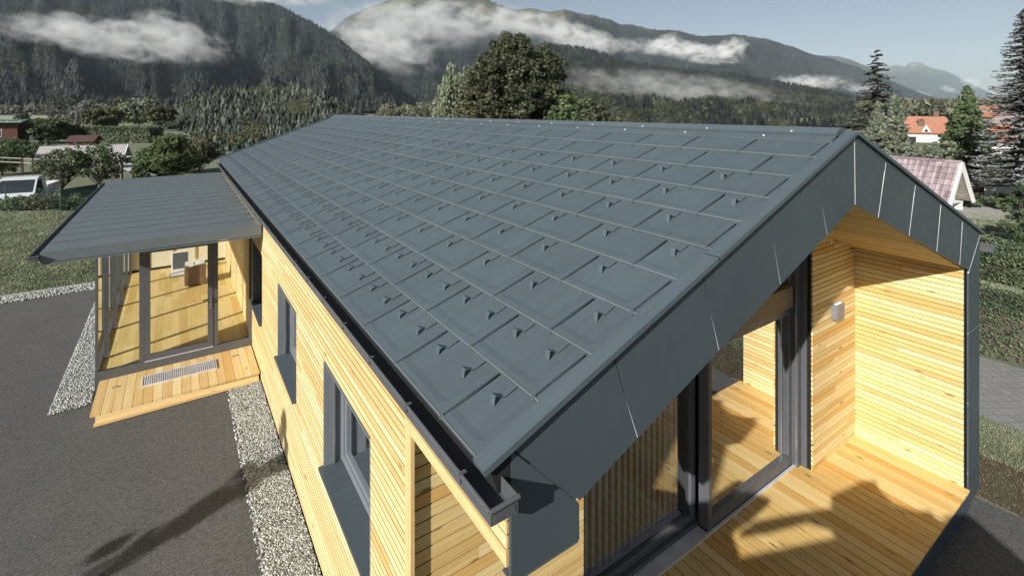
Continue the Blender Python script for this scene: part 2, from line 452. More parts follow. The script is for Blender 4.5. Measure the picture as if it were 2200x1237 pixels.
# corner sheet on the left and pier sheets on the right
gb.prism([(x, YG - 0.001, z) for x, z in [(1.376, gt(1.376) - .012), (1.826, gz(1.828) - .012), (1.828, 2.955), (1.376, 2.955)]], (0, 0.02, 0), 0.3)
pz = [3.14, 2.37, 1.18, 0.62, 0.0]
pz = [gz(8.816), 2.30, 1.36, 0.42, 0.0]
gb.prism([(8.820, YG, pz[0] - .006), (9.335, YG, gt(9.335) - .01), (9.31, YG, pz[1] + .004), (8.816, YG, pz[1] + .004)], (0, 0.02, 0), 0.6)
for i in range(1, 4): gb.box(8.816, 9.31, YG, YG + 0.02, pz[i + 1] + 0.004, pz[i] - 0.004, rng.random())
gf = gb.build('gable_fascia', M['sheet'], house)
jb.box(1.385, 1.82, YG + 0.018, YG + 0.023, 2.985, gt(1.38) - 0.1)
for i in range(1, 10):
    w_ = .009 if i >= 5 else .006
    jb.obox((tops[i] - w_ / 2, YG - (.0015 if i >= 5 else -.001), gt(tops[i]) - .03), (bots[i] - tops[i], 0, gz(bots[i]) + .004 - gt(tops[i]) + .03), (w_, 0, 0), (0, 0.012, 0))
jb.obox((9.331, YG - 0.0015, gt(9.335) - .03), (8.816 - 9.335, 0, gz(8.816) - gt(9.335)), (0.0, 0, -0.012), (0, 0.012, 0))
for i in range(1, 4): jb.box(8.82, 9.305, YG + 0.004, YG + 0.016, pz[i] - 0.004, pz[i] + 0.004)
jb.build('joint_strips', M['joint'], gf)['kind'] = 'stuff'
bk = MB()                                   # carcass of the gable behind the sheets
ins = 0.02
bk.prism([(1.39, 2.068, gt(1.39) - .02), (RX, 2.068, gt(RX) - .02), (9.30, 2.068, gt(9.30) - .02), (9.30, 2.068, 0.02), (8.84, 2.068, 0.02), (8.84, 2.068, gz(8.84) + ins), (5.305, 2.068, gz(5.305) + ins), (1.81, 2.068, gz(1.81) + ins), (1.81, 2.068, 3.0), (1.39, 2.068, 3.0)], (0, 0.08, 0), m=0)
bk.box(9.28, 9.305, 2.07, YB - 0.2, 0.0, 3.40, m=1)
bk.box(1.383, 1.82, YG - 0.002, YG + 0.09, 2.943, 2.954, m=2)
bk.build('gable_carcass', [M['black'], M['larch'], M['gutter']], house)

# --- siding
def siding_rows(mb, p, along, out, length, z0, z1, pitch=0.07, hh=0.0625, t=0.022, holes=(), seg=(1.6, 4.2), slope=None):
    """horizontal slats on a wall; p = start at the floor, along/out = unit vectors, holes = (a0, a1, z0, z1)"""
    p = Vector(p); along = Vector(along); out = Vector(out)
    z = z0
    while z < z1 - 0.01:
        zc = z + hh / 2
        if slope is not None:
            a_lo, a_hi = slope(z + hh)
        else: a_lo, a_hi = 0.0, length
        iv = [(a_lo, a_hi)] if a_hi > a_lo + 0.02 else []
        for (h0, h1, b0, b1) in holes:
            if b0 - 0.045 < zc < b1 + 0.01:
                nv = []
                for a, b in iv:
                    if h0 > a: nv.append((a, min(b, h0)))
                    if h1 < b: nv.append((max(a, h1), b))
                iv = [q for q in nv if q[1] - q[0] > 0.02]
        for a, b in iv:
            x = a; x1 = a + rng.uniform(0.3, seg[1])
            while x < b - 1e-4:
                x1 = min(b, x1)
                if b - x1 < 0.25: x1 = b
                mb.obox(p + along * x + Vector((0, 0, z)), along * (x1 - x - (0.0015 if x1 < b else 0)), Vector((0, 0, min(hh, z1 - z))), out * t, uc=0.005)
                x = x1; x1 = x + rng.uniform(*seg)
        z += pitch
XW = 1.376
WIN = [(4.183, 5.777, 1.30, 2.46), (7.32, 8.81, 1.30, 2.46), (10.605, 12.004, 1.18, 2.46)]
sb = MB()
holes = [(a - 3.39, b - 3.39 + .03, z0, z1) for a, b, z0, z1 in WIN]
siding_rows(sb, (XW + 0.022, 3.39, 0), (0, 1, 0), (-1, 0, 0), YB - 3.39 - 0.05, 0.06, 3.32, holes=holes, hh=.0585)
siding_rows(sb, (XW + 0.022, 2.07, 0), (0, 1, 0), (-1, 0, 0), 3.39 - 2.07, 3.095, 3.32, seg=(2, 4))
sb.build('siding', M['larch_wall'], house)
cw = MB()
# wall core with window holes
ys = [3.39]
for a, b, z0, z1 in WIN:
    cw.box(XW + 0.024, XW + 0.30, ys[-1], a, 0.02, 3.40)
    cw.box(XW + 0.024, XW + 0.30, a, b, 0.02, z0 - 0.02); cw.box(XW + 0.024, XW + 0.30, a, b, z1 + 0.01, 3.40); ys.append(b)
cw.box(XW + 0.024, XW + 0.30, ys[-1], YB - 0.05, 0.02, 3.40)
cw.box(XW + 0.024, XW + 0.30, 2.07, 3.39, 3.08, 3.40)
cw.box(XW + 0.30, 9.28, YB - 0.2, YB - 0.05, 0.02, 3.40)
cw.build('wall_core', M['black'], house)
bm_ = MB()
bm_.box(XW - 0.004, XW + 0.10, 2.066, 3.283, 3.005, 3.085)
bm_.box(XW - 0.012, XW + 0.02, 2.066, 12.1, 3.325, 3.40); 
bm_.build('edge_beam', M['larch_wall'], house)
bm_ = MB(); bm_.box(XW - 0.006, XW + 0.024, 3.283, 3.388, 0.03, 3.085); bm_.build('corner_post', M['larch_wall'], house)
# soffit/fascia behind the gutter
bm_ = MB(); bm_.box(XW - 0.04, XW - 0.02, 2.07, YB - 0.02, 3.405, 3.53); bm_.box(XW - 0.02, XW + 0.3, 2.07, YB - 0.02, 3.402, 3.41)
bm_.build('eaves_board', M['gutter'], house)

# porch walls: niche wall on the left, return wall and side wall on the right
DK = 0.243
sb = MB(); siding_rows(sb, (XW + 0.024, 3.37, 0), (1, 0, 0), (0, -1, 0), 3.07 - XW - 0.024, DK, 3.55, pitch=0.103, hh=0.093, seg=(2, 4)); 
sb.box(3.045, 3.07, 3.371, 3.50, DK, 3.6)
sb.build('siding', M['larch'], house)
sb = MB(); siding_rows(sb, (7.39, 3.37, 0), (1, 0, 0), (0, -1, 0), 8.752 - 7.39, DK, 3.86, slope=lambda z: (0.0, min(1.362, (gz(5.31) + 0.11 - z) / 0.3581 + 5.31 - 7.39)))
sb.build('siding', M['larch'], house)
sb = MB(); siding_rows(sb, (8.774, 2.066, 0), (0, 1, 0), (-1, 0, 0), 3.368 - 2.066, DK - 0.21, 3.19, seg=(1.0, 2.6))
sb.build('siding', M['larch'], house)
sb = MB(); sb.box(8.774, 8.81, 2.066, 3.9, 0.02, 3.16); sb.box(7.39, 8.81, 3.372, 3.9, 0.02, 3.19)
sb.prism([(7.392, 3.372, 3.19), (8.80, 3.372, 3.19), (8.80, 3.372, gz(8.80)), (7.392, 3.372, gz(7.392) - .02)], (0, 0.4, 0))
sb.build('wall_core', M['black'], house)
sb = MB(); sb.prism([(XW + 0.026, 3.372, 0.02), (3.044, 3.372, 0.02), (3.044, 3.372, gz(3.044)), (XW + 0.026, 3.372, gz(XW + .026) - .03)], (0, 0.3, 0))
sb.build('wall_core', M['black'], house)
sb = MB(); sb.box(8.752, 8.774, 3.346, 3.369, DK, 3.15, 0.5); sb.build('corner_bead', M['larch'], house)
# soffit boards following the right and left slopes
sf = MB()
n = int(3.62 / 0.085)
for sgn in (1, -1):
    for i in range(n):
        s_ = i * 0.085
        a = Vector((5.31 + sgn * s_ * CT, 2.066, gz(5.31) + .013 - s_ * ST)); e = Vector((sgn * CT, 0, -ST)) * 0.072
        if sgn < 0 and a.x < 1.55: break
        sf.obox(a + Vector((0, 0, 0.003)), (0, 1.80, 0), e, Vector((sgn * ST, 0, CT)) * 0.02)
sf.build('soffit', M['larch'], house)
sf = MB()
sf.prism([(5.31, 2.1, gz(5.31) + .055), (8.80, 2.1, gz(8.80) + .055), (8.80, 2.1, gz(8.80) + .08), (5.31, 2.1, gz(5.31) + .08)], (0, 1.78, 0))
sf.prism([(5.31, 2.1, gz(5.31) + .055), (1.5, 2.1, gz(1.5) + .055), (1.5, 2.1, gz(1.5) + .08), (5.31, 2.1, gz(5.31) + .08)], (0, 1.78, 0))
sf.build('soffit_backing', M['black'], house)

# terrace deck
dk = MB(); x = XW - 0.0; i = 0
while x < 8.752:
    w = min(0.1285, 8.752 - x)
    ysp = rng.choice([2.9, 3.3, 9, 9])
    y1 = 3.655 if x < 5.27 else 3.54
    dk.obox((x, 2.0, DK - 0.026), (0, y1 - 2.0, 0), (w, 0, 0), (0, 0, 0.026), uc=0.008); x += 0.1395
dk.build('porch_deck', M['deckwood'], house)
dk = MB(); dk.box(XW + 0.01, 8.77, 2.02, 3.9, 0.02, DK - 0.035, m=0); dk.box(XW, 8.775, 2.003, 2.018, 0.0, DK - 0.028, m=1)
dk.build('deck_frame', [M['black'], M['sheet']], house)

# sliding door
door = empty('sliding_door', (0, 0, 0)); door.parent = house
th = MB(); th.box(3.07, 7.39, 3.535, 3.57, DK - 0.02, DK + 0.012); th.box(3.07, 5.262, 3.57, 3.70, DK - 0.02, DK + 0.008); th.build('threshold', M['sillalu'], door, bevel=0.003)
HB = 2.50
fr = MB()
fr.box(7.29, 7.39, 3.50, 3.86, DK, 4.0); fr.box(3.07, 3.16, 3.60, 3.86, DK, 3.5)
fr.box(7.372, 7.388, 3.42, 3.50, DK, 3.9)
fr.box(3.07, 7.29, 3.70, 3.88, 0.1, DK + 0.05)
fr.build('door_frame', M['frame'], door, bevel=0.004)
al = MB(); al.box(7.279, 7.2895, 3.515, 3.525, DK + 0.02, 3.6); al.box(7.279, 7.2895, 3.60, 3.625, DK + 0.02, 3.6); al.build('guide_rail', M['alu'], door)
lf = MB()
lf.box(5.275, 5.345, 3.56, 3.70, DK + 0.015, HB); lf.box(7.20, 7.278, 3.58, 3.68, DK + 0.015, HB)
lf.box(5.345, 7.20, 3.575, 3.68, DK + 0.015, DK + 0.15); lf.box(5.345, 7.20, 3.58, 3.68, HB - 0.1, HB)
leaf = lf.build('door_leaf', M['frame'], door, bevel=0.005)
g_ = MB(); g_.pane(5.347, 7.198, 3.622, 3.622, DK + 0.152, HB - 0.102); g_.build('pane', M['glassleaf'], leaf)
lf = MB()
lf.box(5.19, 5.272, 3.74, 3.83, DK + 0.055, HB); lf.box(3.16, 3.24, 3.74, 3.83, DK + 0.055, HB)
lf.box(3.24, 5.19, 3.745, 3.83, DK + 0.055, DK + 0.14); lf.box(3.24, 5.19, 3.745, 3.83, HB - 0.1, HB)
leaf = lf.build('door_leaf', M['frame'], door, bevel=0.005)
g_ = MB(); g_.pane(3.242, 5.188, 3.782, 3.782, DK + 0.142, HB - 0.102); g_.build('pane', M['glassdoor'], leaf)
hb = MB(); hb.box(3.07, 7.278, 3.56, 3.86, HB + 0.0, HB + 0.30); hb.build('door_head', M['beam'], door, bevel=0.01)
hb = MB(); hb.box(3.07, 7.278, 3.66, 3.86, HB + 0.34, HB + 0.42); hb.build('head_rail', M['frame'], door)
g_ = MB(); g_.prism([(3.07, 3.75, HB + 0.42), (7.285, 3.75, HB + 0.42), (7.285, 3.75, gz(7.285)), (5.31, 3.75, gz(5.31)), (3.07, 3.75, gz(3.07))], (0, 0.006, 0)); g_.build('pane', M['glass'], door)
# vertical blind strips behind the left leaf and a light curtain edge
cb = MB(); x = 3.42
while x < 5.12:
    cb.box(x, x + 0.05, 3.93, 3.936, DK + 0.03, 2.6); x += 0.10
cb.box(5.0, 5.17, 3.96, 3.972, DK + 0.03, 2.6)
cb.build('blind_strips', M['curtain'], door)['kind'] = 'stuff'
# room behind
rm = MB()
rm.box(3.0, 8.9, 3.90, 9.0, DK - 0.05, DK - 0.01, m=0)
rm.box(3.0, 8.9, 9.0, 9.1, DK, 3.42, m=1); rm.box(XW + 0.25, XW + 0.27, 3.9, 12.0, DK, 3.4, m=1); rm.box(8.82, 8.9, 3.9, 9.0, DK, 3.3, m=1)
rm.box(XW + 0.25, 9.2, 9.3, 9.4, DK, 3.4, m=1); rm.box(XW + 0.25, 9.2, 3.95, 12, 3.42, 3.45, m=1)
rm.build('room', [M['dim_floor'], M['darkroom']], house)

# wall lamp and sensor
lp = MB(); lp.prism([(7.925, 3.348, 2.245), (8.22, 3.348, 2.245), (8.22, 3.348, 2.47), (7.925, 3.348, 2.47)], (0, -0.006, 0))
lamp = MB(); lamp.prism([(7.94, 3.342, 2.25), (7.94, 3.342, 2.46), (7.94, 3.262, 2.46), (7.94, 3.262, 2.25)], (0.235, 0, 0))
lamp = lamp.build('wall_lamp', simple('lamp_grey', (0.20, 0.20, 0.22), 0.35), house, bevel=0.018)
le = NT('lamp_led'); em = le.n('Emission'); em.inputs[0].default_value = (1, 0.97, 0.9, 1); em.inputs[1].default_value = 2.0; le.l(em.outputs[0], le.out.inputs[0])
for dx in (0.055, 0.12, 0.185): lm = MB(); lm.tube([(7.94 + dx, 3.302, 2.4605), (7.94 + dx, 3.302, 2.464)], 0.02, 10); lm.build('led', le.mat, lamp)
sn = MB(); sn.box(7.915, 7.955, 3.33, 3.348, 3.36, 3.41); sn.build('sensor', M['curtain'], house, bevel=0.004)

# gutters
def gutter(x0, x1, y0, y1, zt, name='gutter', deep=0.062, par=None, side=-1):
    mb = MB(); t = 0.004
    mb.box(x0, x0 + t, y0, y1, zt - deep, zt, .4); mb.box(x1 - t, x1, y0, y1, zt - deep, zt + 0.02, .4)
    mb.box(x0, x1, y0, y1, zt - deep - t, zt - deep, .4)
    rim = x0 if side < 0 else x1
    mb.tube([(rim, y0, zt), (rim, y1, zt)], 0.011, 8)
    mb.box(x0, x1, y0 - t, y0, zt - deep - t, zt + 0.004, .7)
    o = mb.build(name, M['gutter'], par or house)
    e = MB(); e.tube([(x0 - 0.006, y0 - 0.006, zt + 0.004), (x1 + 0.006, y0 - 0.006, zt + 0.010)], 0.012, 8)
    e.box(x0 + 0.018, x1 - 0.018, y0 - 0.008, y0 - t, zt - deep + 0.012, zt - 0.018)
    e.build('end_cap', M['gutter'], o)
    return o
gu = gutter(1.172, 1.322, 1.895, YB + 0.02, 3.49)
y = 2.16
while y < YB:
    b = MB(); b.box(1.160, 1.1715, y, y + 0.022, 3.455, 3.500); b.box(1.160, 1.20, y, y + 0.022, 3.4995, 3.503); b.build('gutter_bracket', M['gutter'], gu); y += 0.695
gutter(9.36, 9.50, 1.90, 20.0, 3.40, par=house, side=1)

# --- left wall windows
def window(y0, y1, z0, z1, dark=False):
    w = empty('window', (0, 0, 0)); w.parent = house
    fm = M['frame'] if dark else M['framegrey']
    j = MB(); d = 0.29
    j.box(XW - 0.002, XW + d, y1 - 0.004, y1 + 0.012, z0 - 0.02, z1 + 0.004); j.box(XW - 0.002, XW + d, y0 - 0.012, y0 + 0.004, z0 - 0.02, z1 + 0.004)
    j.box(XW - 0.002, XW + d, y0 - 0.01, y1 + 0.01, z1 + 0.0045, z1 + 0.014); j.build('reveal', M['frame'] if dark else M['framegrey'], w)
    s = MB(); s.prism([(XW - 0.052, y0 + .004, z0 - 0.045), (XW - 0.052, y0 + .004, z0 - 0.005), (XW + d - 0.02, y0 + .004, z0 + 0.02), (XW + d - 0.02, y0 + .004, z0 - 0.01), (XW - 0.03, y0 + .004, z0 - 0.045)], (0, y1 - y0 + 0.036, 0), 0.4)
    s.build('sill', M['sheet'], w)
    xf = XW + 0.19
    f = MB(); t = 0.075
    f.box(xf, xf + 0.08, y0 + .005, y0 + t, z0 + 0.02, z1); f.box(xf, xf + 0.08, y1 - t, y1 - .005, z0 + 0.02, z1)
    f.box(xf, xf + 0.08, y0 + t, y1 - t, z0 + 0.02, z0 + 0.02 + t); f.box(xf, xf + 0.08, y0 + t, y1 - t, z1 - t, z1)
    xs = xf + 0.022; a = y0 + t; b = y1 - t; zz = z0 + 0.02 + t
    f.box(xs, xs + 0.05, a + .003, a + 0.05, zz, z1 - t); f.box(xs, xs + 0.05, b - 0.05, b - .003, zz, z1 - t)
    f.box(xs, xs + 0.05, a + 0.05, b - 0.05, zz, zz + 0.05); f.box(xs, xs + 0.05, a + 0.05, b - 0.05, z1 - t - 0.05, z1 - t - .003)
    fo = f.build('window_frame', fm, w, bevel=0.003)
    g = MB(); g.pane(xs + 0.024, xs + 0.024, a + 0.05, b - 0.05, zz + 0.05, z1 - t - 0.05); g.build('pane', M['glass'], w)
    if not dark:
        r = MB(); r.box(XW + 0.10, XW + 0.109, y1 - 0.03, y1 - 0.005, z0 + 0.005, z1 + 0.003); r.box(XW + 0.118, XW + 0.122, y1 - 0.028, y1 - 0.005, z0 + 0.005, z1 + 0.003); r.build('blind_rail', M['alu'], w)
    return w
window(*WIN[0]); window(*WIN[1]); window(*WIN[2], dark=True)

# --- glazed entrance with its canopy
ent = empty('entrance', (0, 0, 0)); ent.parent = house
YE = 12.16; XE0 = -1.265; EB = 0.19; YEB = 19.2
f = MB(); f.box(XE0 - 0.005, XW - 0.002, YE - 0.055, YE + 0.06, 0.03, EB + 0.155); f.build('base_beam', M['frame'], ent, bevel=0.004)
f = MB(); f.box(XE0, XE0 + 0.045, YE - 0.01, YE + 0.04, EB + 0.155, 2.92); f.box(-0.598, -0.515, YE - 0.02, YE + 0.06, EB + 0.155, 2.92)
f.box(0.648, 0.738, YE - 0.02, YE + 0.06, EB + 0.155, 2.92); f.box(1.318, XW - 0.002, YE - 0.02, YE + 0.06, EB + 0.155, 2.92)
f.box(-0.515, 0.648, YE - 0.018, YE + 0.06, 2.585, 2.92); f.box(XE0 + 0.045, -0.598, YE - 0.01, YE + 0.05, 2.80, 2.92); f.box(0.738, 1.318, YE - 0.01, YE + 0.05, 2.80, 2.92)
f.build('entrance_frame', M['frame'], ent, bevel=0.003)
for a, b in ((XE0 + 0.045, -0.598), (0.738, 1.318)):
    g = MB(); g.pane(a, b, YE + 0.012, YE + 0.012, EB + 0.155, 2.80); g.build('pane', M['glassent'], ent)
f = MB(); z0, z1 = EB + 0.17, 2.58
f.box(-0.512, -0.42, YE - 0.03, YE + 0.04, z0, z1); f.box(0.55, 0.645, YE - 0.03, YE + 0.04, z0, z1)
f.box(-0.42, 0.55, YE - 0.03, YE + 0.04, z0, z0 + 0.10); f.box(-0.42, 0.55, YE - 0.03, YE + 0.04, z1 - 0.10, z1)
# door is a sub-part level of the entrance
dr = f.build('front_door', M['frame'], house, bevel=0.003)
g = MB(); g.pane(-0.42, 0.55, YE + 0.0, YE + 0.0, z0 + 0.10, z1 - 0.10); g.build('pane', M['glassent'], dr)
h_ = MB(); h_.tube([(0.605, YE - 0.03, 1.36), (0.605, YE - 0.085, 1.36)], 0.018, 8); h_.tube([(0.615, YE - 0.085, 1.36), (0.46, YE - 0.085, 1.36)], 0.017, 8)
h_.box(0.585, 0.625, YE - 0.036, YE - 0.03, 1.15, 1.42); h_.tube([(0.605, YE - 0.036, 1.21), (0.605, YE - 0.046, 1.21)], 0.016, 8)
h_.build('handle', M['chrome'], dr)
s_ = MB(); s_.box(-0.515, 0.65, YE - 0.065, YE - 0.03, EB + 0.156, EB + 0.166); s_.build('door_sill', M['sillalu'], dr)
for x in (0.80, 1.22, ):
    q = MB(); q.box(x, x + 0.05, YE - 0.012, YE - 0.0105, EB + 0.17, EB + 0.19); q.build('drain_cap', M['black'], ent)
# side glass wall, back wall, floor, ceiling of the glazed gallery
g = MB(); g.pane(XE0 + 0.01, XE0 + 0.01, YE + 0.06, YEB, EB + 0.155, 2.86); g.build('side_glass', M['glassent'], ent)
f = MB(); f.box(XE0, XE0 + 0.05, YE + 0.06, YEB, 0.03, EB + 0.155); f.box(XE0, XE0 + 0.05, YE + 0.06, YEB, 2.86, 2.92); f.build('side_rail', M['frame'], ent)
for y in (12.85, 14.45, 16.05, 17.65, 19.1):
    f = MB(); f.box(XE0 + 0.07, XE0 + 0.14, y, y + 0.09, EB + 0.12, 2.9); f.build('mullion', M['frame'], ent)
f = MB(); x = XE0 + 0.05
while x < XW:
    y = YE + 0.06; w = min(0.16, XW - x)
    while y < YEB:
        y2 = min(YEB, y + rng.uniform(0.9, 2.0)); f.box(x, x + w, y, y2 - 0.001, EB + 0.08, EB + 0.10); y = y2
    x += 0.1612
f.build('interior_floor', M['oakfloor'], ent)
f = MB(); f.box(XE0, XW, YEB, YEB + 0.1, 0, 2.92, 0.5, 0); f.box(XE0 + 0.05, XW - 0.01, YEB - 0.02, YEB - 0.001, EB + 0.10, EB + 0.17, 0.5, 1)
for x in (-0.75, -0.1, 0.5): f.box(x, x + 0.05, YEB - 0.03, YEB - 0.001, EB + 0.17, 2.9, 0.5, 2)  # raised upright strips, darker than the cream wall
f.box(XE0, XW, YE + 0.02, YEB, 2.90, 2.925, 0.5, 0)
f.build('interior_wall', [M['cream'], M['black'], simple('strip_grey', (0.45, 0.42, 0.33), 0.7)], ent)
# canopy
cz, CY0, CY1, CX0 = 3.13, 10.45, 20.2, -1.745
c = MB(); zl = 3.095
c.prism([(XW - 0.03, CY0, cz), (CX0, CY0, zl), (CX0, CY0, zl - 0.16), (XW - 0.03, CY0, 2.94)], (0, CY1 - CY0, 0), 0.5)
c.box(CX0 + .02, XW - 0.03, CY0 - 0.012, CY0 + 0.04, 2.905, 2.925, 0.9)
for i in range(17):
    y = CY0 + 0.04 + i * 0.583
    yy = y + 0.575
    if yy < CY1 - .05: c.prism([(XW - 0.10, yy, cz - .002), (XW - 0.10, yy, cz + .022), (XW - 0.10, yy + .016, cz + .022), (XW - 0.10, yy + .016, cz - .002)], (CX0 + 0.01 - XW + 0.10, 0, zl - cz + 0.001), 0.9)
can = c.build('canopy', M['canopy'], house)
c = MB()
for i in range(16): c.box(XW - 0.145, XW - 0.10, CY0 + 0.6 + i * 0.583, CY0 + 0.625 + i * 0.583, cz, cz + 0.035)
c.build('seam_end', M['gutter'], can)['kind'] = 'stuff'
gutter(CX0 - 0.13, CX0 - 0.005, CY0 - 0.06, CY1, zl - 0.05, name='canopy_gutter', par=can)
c = MB(); c.prism([(CX0 + .01, CY0 - 0.004, zl - .01), (CX0 + .01, CY0 - 0.004, zl - 0.15), (CX0 + 0.16, CY0 - 0.004, zl - 0.165)], (0, 0.003, 0)); 

# ---------------------------------------------------------------- things at the entrance
st = empty('entrance_step', (0, 0, 0), 0, 'low larch board step in front of the glazed entrance door', 'step')
b = MB(); x = -1.195; i = 0
while x < 1.34:
    w = min(0.138, 1.352 - x); near = 10.80 - 0.055 * (x + 1.195) / 2.57 + rng.uniform(-.004, .004)
    b.obox((x, near, EB - 0.028), (0, 12.10 - near, 0), (w, 0, 0), (0, 0, 0.028), uc=0.006); x += 0.1425
b.build('boards', M['stepwood'], st)
b = MB(); b.box(-1.12, 1.34, 10.78, 10.82, 0.03, EB - 0.03); b.box(-1.12, -1.08, 10.82, 12.09, 0.03, EB - 0.03); b.box(-1.14, 1.34, 10.73, 10.775, 0.02, 0.065)
b.build('step_frame', M['stepwood'], st)
gr = empty('foot_grate', (0, 0, 0), 0, 'silver ribbed foot grate lying on the larch step before the door', 'grate')
b = MB(); a0, a1, c0, c1 = -0.525, 0.675, 11.37, 11.80
b.box(a0, a1, c0, c0 + 0.012, EB + 0.001, EB + 0.026); b.box(a0, a1, c1 - 0.012, c1, EB + 0.001, EB + 0.026)
b.box(a0, a0 + 0.012, c0 + .012, c1 - .012, EB + 0.001, EB + 0.026); b.box(a1 - 0.012, a1, c0 + .012, c1 - .012, EB + 0.001, EB + 0.026)
b.build('rim', M['galv'], gr)
b = MB(); x = a0 + 0.03
while x < a1 - 0.02: b.box(x, x + 0.019, c0 + 0.012, c1 - 0.012, EB + 0.003, EB + 0.022); x += 0.034
b.build('ribs', M['galv'], gr)['kind'] = 'stuff'
for i, (x, y) in enumerate(((-0.92, 11.66), (1.02, 11.75))):
    b = MB(); b.box(x - 0.055, x + 0.055, y - 0.016, y + 0.016, EB + 0.001, EB + 0.012); b.tube([(x + 0.01, y, EB + 0.012), (x + 0.01, y, EB + 0.022)], 0.018, 8)
    tag(b.build('fixing_plate', M['alu']), ['small steel fixing plate on the step near its outer end', 'small steel fixing plate on the step near the house wall'][i], 'plate', 'fixing plates on the step')
# display board and crate inside
ds = empty('display_screen', (0, 0, 0), 0, 'white framed dark screen leaning behind the glass door', 'screen')
b = MB(); zf = EB + 0.10
b.box(-0.12, 0.34, 18.42, 18.46, zf + 0.06, zf + 0.66); b.build('frame', M['white'], ds, bevel=0.006)
b = MB(); b.box(-0.08, 0.30, 18.412, 18.4195, zf + 0.13, zf + 0.62); b.build('panel', simple('screen_dark', (0.09, 0.11, 0.13), 0.2), ds)
b = MB(); b.box(-0.16, 0.30, 17.95, 18.40, zf + 0.001, zf + 0.05); b.build('base', M['framegrey'], ds)
b = MB(); b.box(-0.13, 0.27, 17.99, 18.38, zf + 0.051, zf + 0.075); b.build('sheet', M['white'], ds)
cr = empty('brown_crate', (0, 0, 0), 0, 'brown leather look crate with papers on top behind the door', 'crate')
b = MB(); b.box(0.20, 0.72, 16.75, 17.2, zf + 0.045, zf + 0.56); b.build('body', simple('crate_brown', (0.155, 0.095, 0.06), 0.5, var=.25), cr, bevel=0.01)
for dx in (0.24, 0.60):
    for dy in (16.80, 17.10):
        b = MB(); b.box(dx, dx + 0.07, dy, dy + 0.06, zf + .001, zf + 0.044); b.build('foot', M['white'], cr)
b = MB(); b.box(0.22, 0.42, 16.95, 17.15, zf + 0.561, zf + 0.63); b.box(0.45, 0.70, 16.92, 17.16, zf + 0.561, zf + 0.66); b.box(0.30, 0.62, 16.80, 16.9, zf + 0.561, zf + 0.585)
tag(b.build('paper_stack', M['white']), 'white papers and boxes lying on the brown crate', 'papers')

# ================================================================ GROUND
def sm(a, b, x): t = np.clip((x - a) / (b - a), 0, 1); return t * t * (3 - 2 * t)
def gheight(X, Y):
    """ground level: flat round the house, a little lower beyond the fence"""
    X = np.asarray(X, float); Y = np.asarray(Y, float)
    d = X * SA + Y * CA; rt = X * CA - Y * SA
    u = rt / np.maximum(d, 1.0)
    left = 1 - sm(-0.35, 0.0, u)
    z = -0.6 * sm(25.5, 29.5, d) * np.maximum(left, 0) * (d > 0)
    far = sm(60, 220, np.hypot(X, Y)); z = z * (1 - far) + (-0.6) * far
    return z
def gz0(X, Y): return float(gheight(X, Y))
def Pg(u, d):
    p = P(u, d); p.z = gz0(p.x, p.y); return p
g1 = np.concatenate([-np.geomspace(16000, 45, 26), np.linspace(-42, 42, 85), np.geomspace(45, 16000, 26)])
GX, GY = np.meshgrid(g1 + 4, g1 + 12, indexing='ij'); GZ = gheight(GX, GY)
n = len(g1); V = np.stack([GX.ravel(), GY.ravel(), GZ.ravel()], 1)
I, J = np.meshgrid(np.arange(n - 1), np.arange(n - 1), indexing='ij'); q = (I * n + J).ravel()
F = np.stack([q, q + n, q + n + 1, q + 1], 1)
t = NT('grass_ground'); c = t.coord()
k1 = t.noise(c, 0.35, 4); k2 = t.noise(c, 7.0, 5, 0.7); k3 = t.noise(c, 45.0, 3, 0.7); k4 = t.noise(t.mapping(c, (1, 1, 1)), 0.012, 3)
col = t.ramp(t.math('ADD', t.math('MULTIPLY', k2, 0.5), t.math('MULTIPLY', k3, 0.5)), [(0.3, (0.05, 0.058, 0.036)), (0.5, (0.15, 0.175, 0.11)), (0.72, (0.29, 0.31, 0.22))])
col = t.mix(t.ramp(k1, [(0.4, (0, 0, 0)), (0.7, (0.6, 0.6, 0.6))]), col, (0.20, 0.19, 0.13))
col = t.mix(t.ramp(k4, [(0.42, (0, 0, 0)), (0.6, (0.7, 0.7, 0.7))]), col, (0.22, 0.24, 0.17))
t.bsdf(col, 0.9, 0, t.bump(k3, 0.6, 0.03), 0.2)
tag(np_mesh('ground', V, F, np.full(len(F), .5), t.mat, smooth=True), kind='structure')

def sheet(name, poly, z, mat, label=None):
    b = MB(); b.face([(x, y, z) for x, y in poly], [(x, y) for x, y in poly]); o = b.build(name, mat); return tag(o, label, kind='structure')
t = NT('asphalt'); c = t.coord()
a1 = t.noise(c, 95.0, 3, 0.7); a2 = t.noise(c, 1.1, 5, 0.6); a3 = t.noise(c, 260.0, 2, 0.8); a4 = t.noise(c, 14.0, 4, 0.6)
base = t.ramp(t.math('ADD', t.math('MULTIPLY', a1, 0.6), t.math('MULTIPLY', a3, 0.4)), [(0.34, (0.026, 0.026, 0.026)), (0.52, (0.108, 0.108, 0.107)), (0.70, (0.27, 0.268, 0.265))])
base = t.mix(t.ramp(a2, [(0.35, (0, 0, 0)), (0.68, (0.55, 0.55, 0.55))]), base, t.mix(0.6, base, (0.15, 0.145, 0.14)))
base = t.mix(t.ramp(a4, [(0.36, (0.35, 0.35, 0.35)), (0.5, (0, 0, 0))]), base, (0.04, 0.038, 0.036))
a5 = t.noise(c, 30.0, 4, 0.75); base = t.mix(t.ramp(a5, [(0.36, (0.55, 0.55, 0.55)), (0.50, (0, 0, 0))]), base, (0.045, 0.044, 0.043)); base = t.mix(t.ramp(a5, [(0.55, (0, 0, 0)), (0.72, (0.4, 0.4, 0.4))]), base, (0.26, 0.255, 0.25))
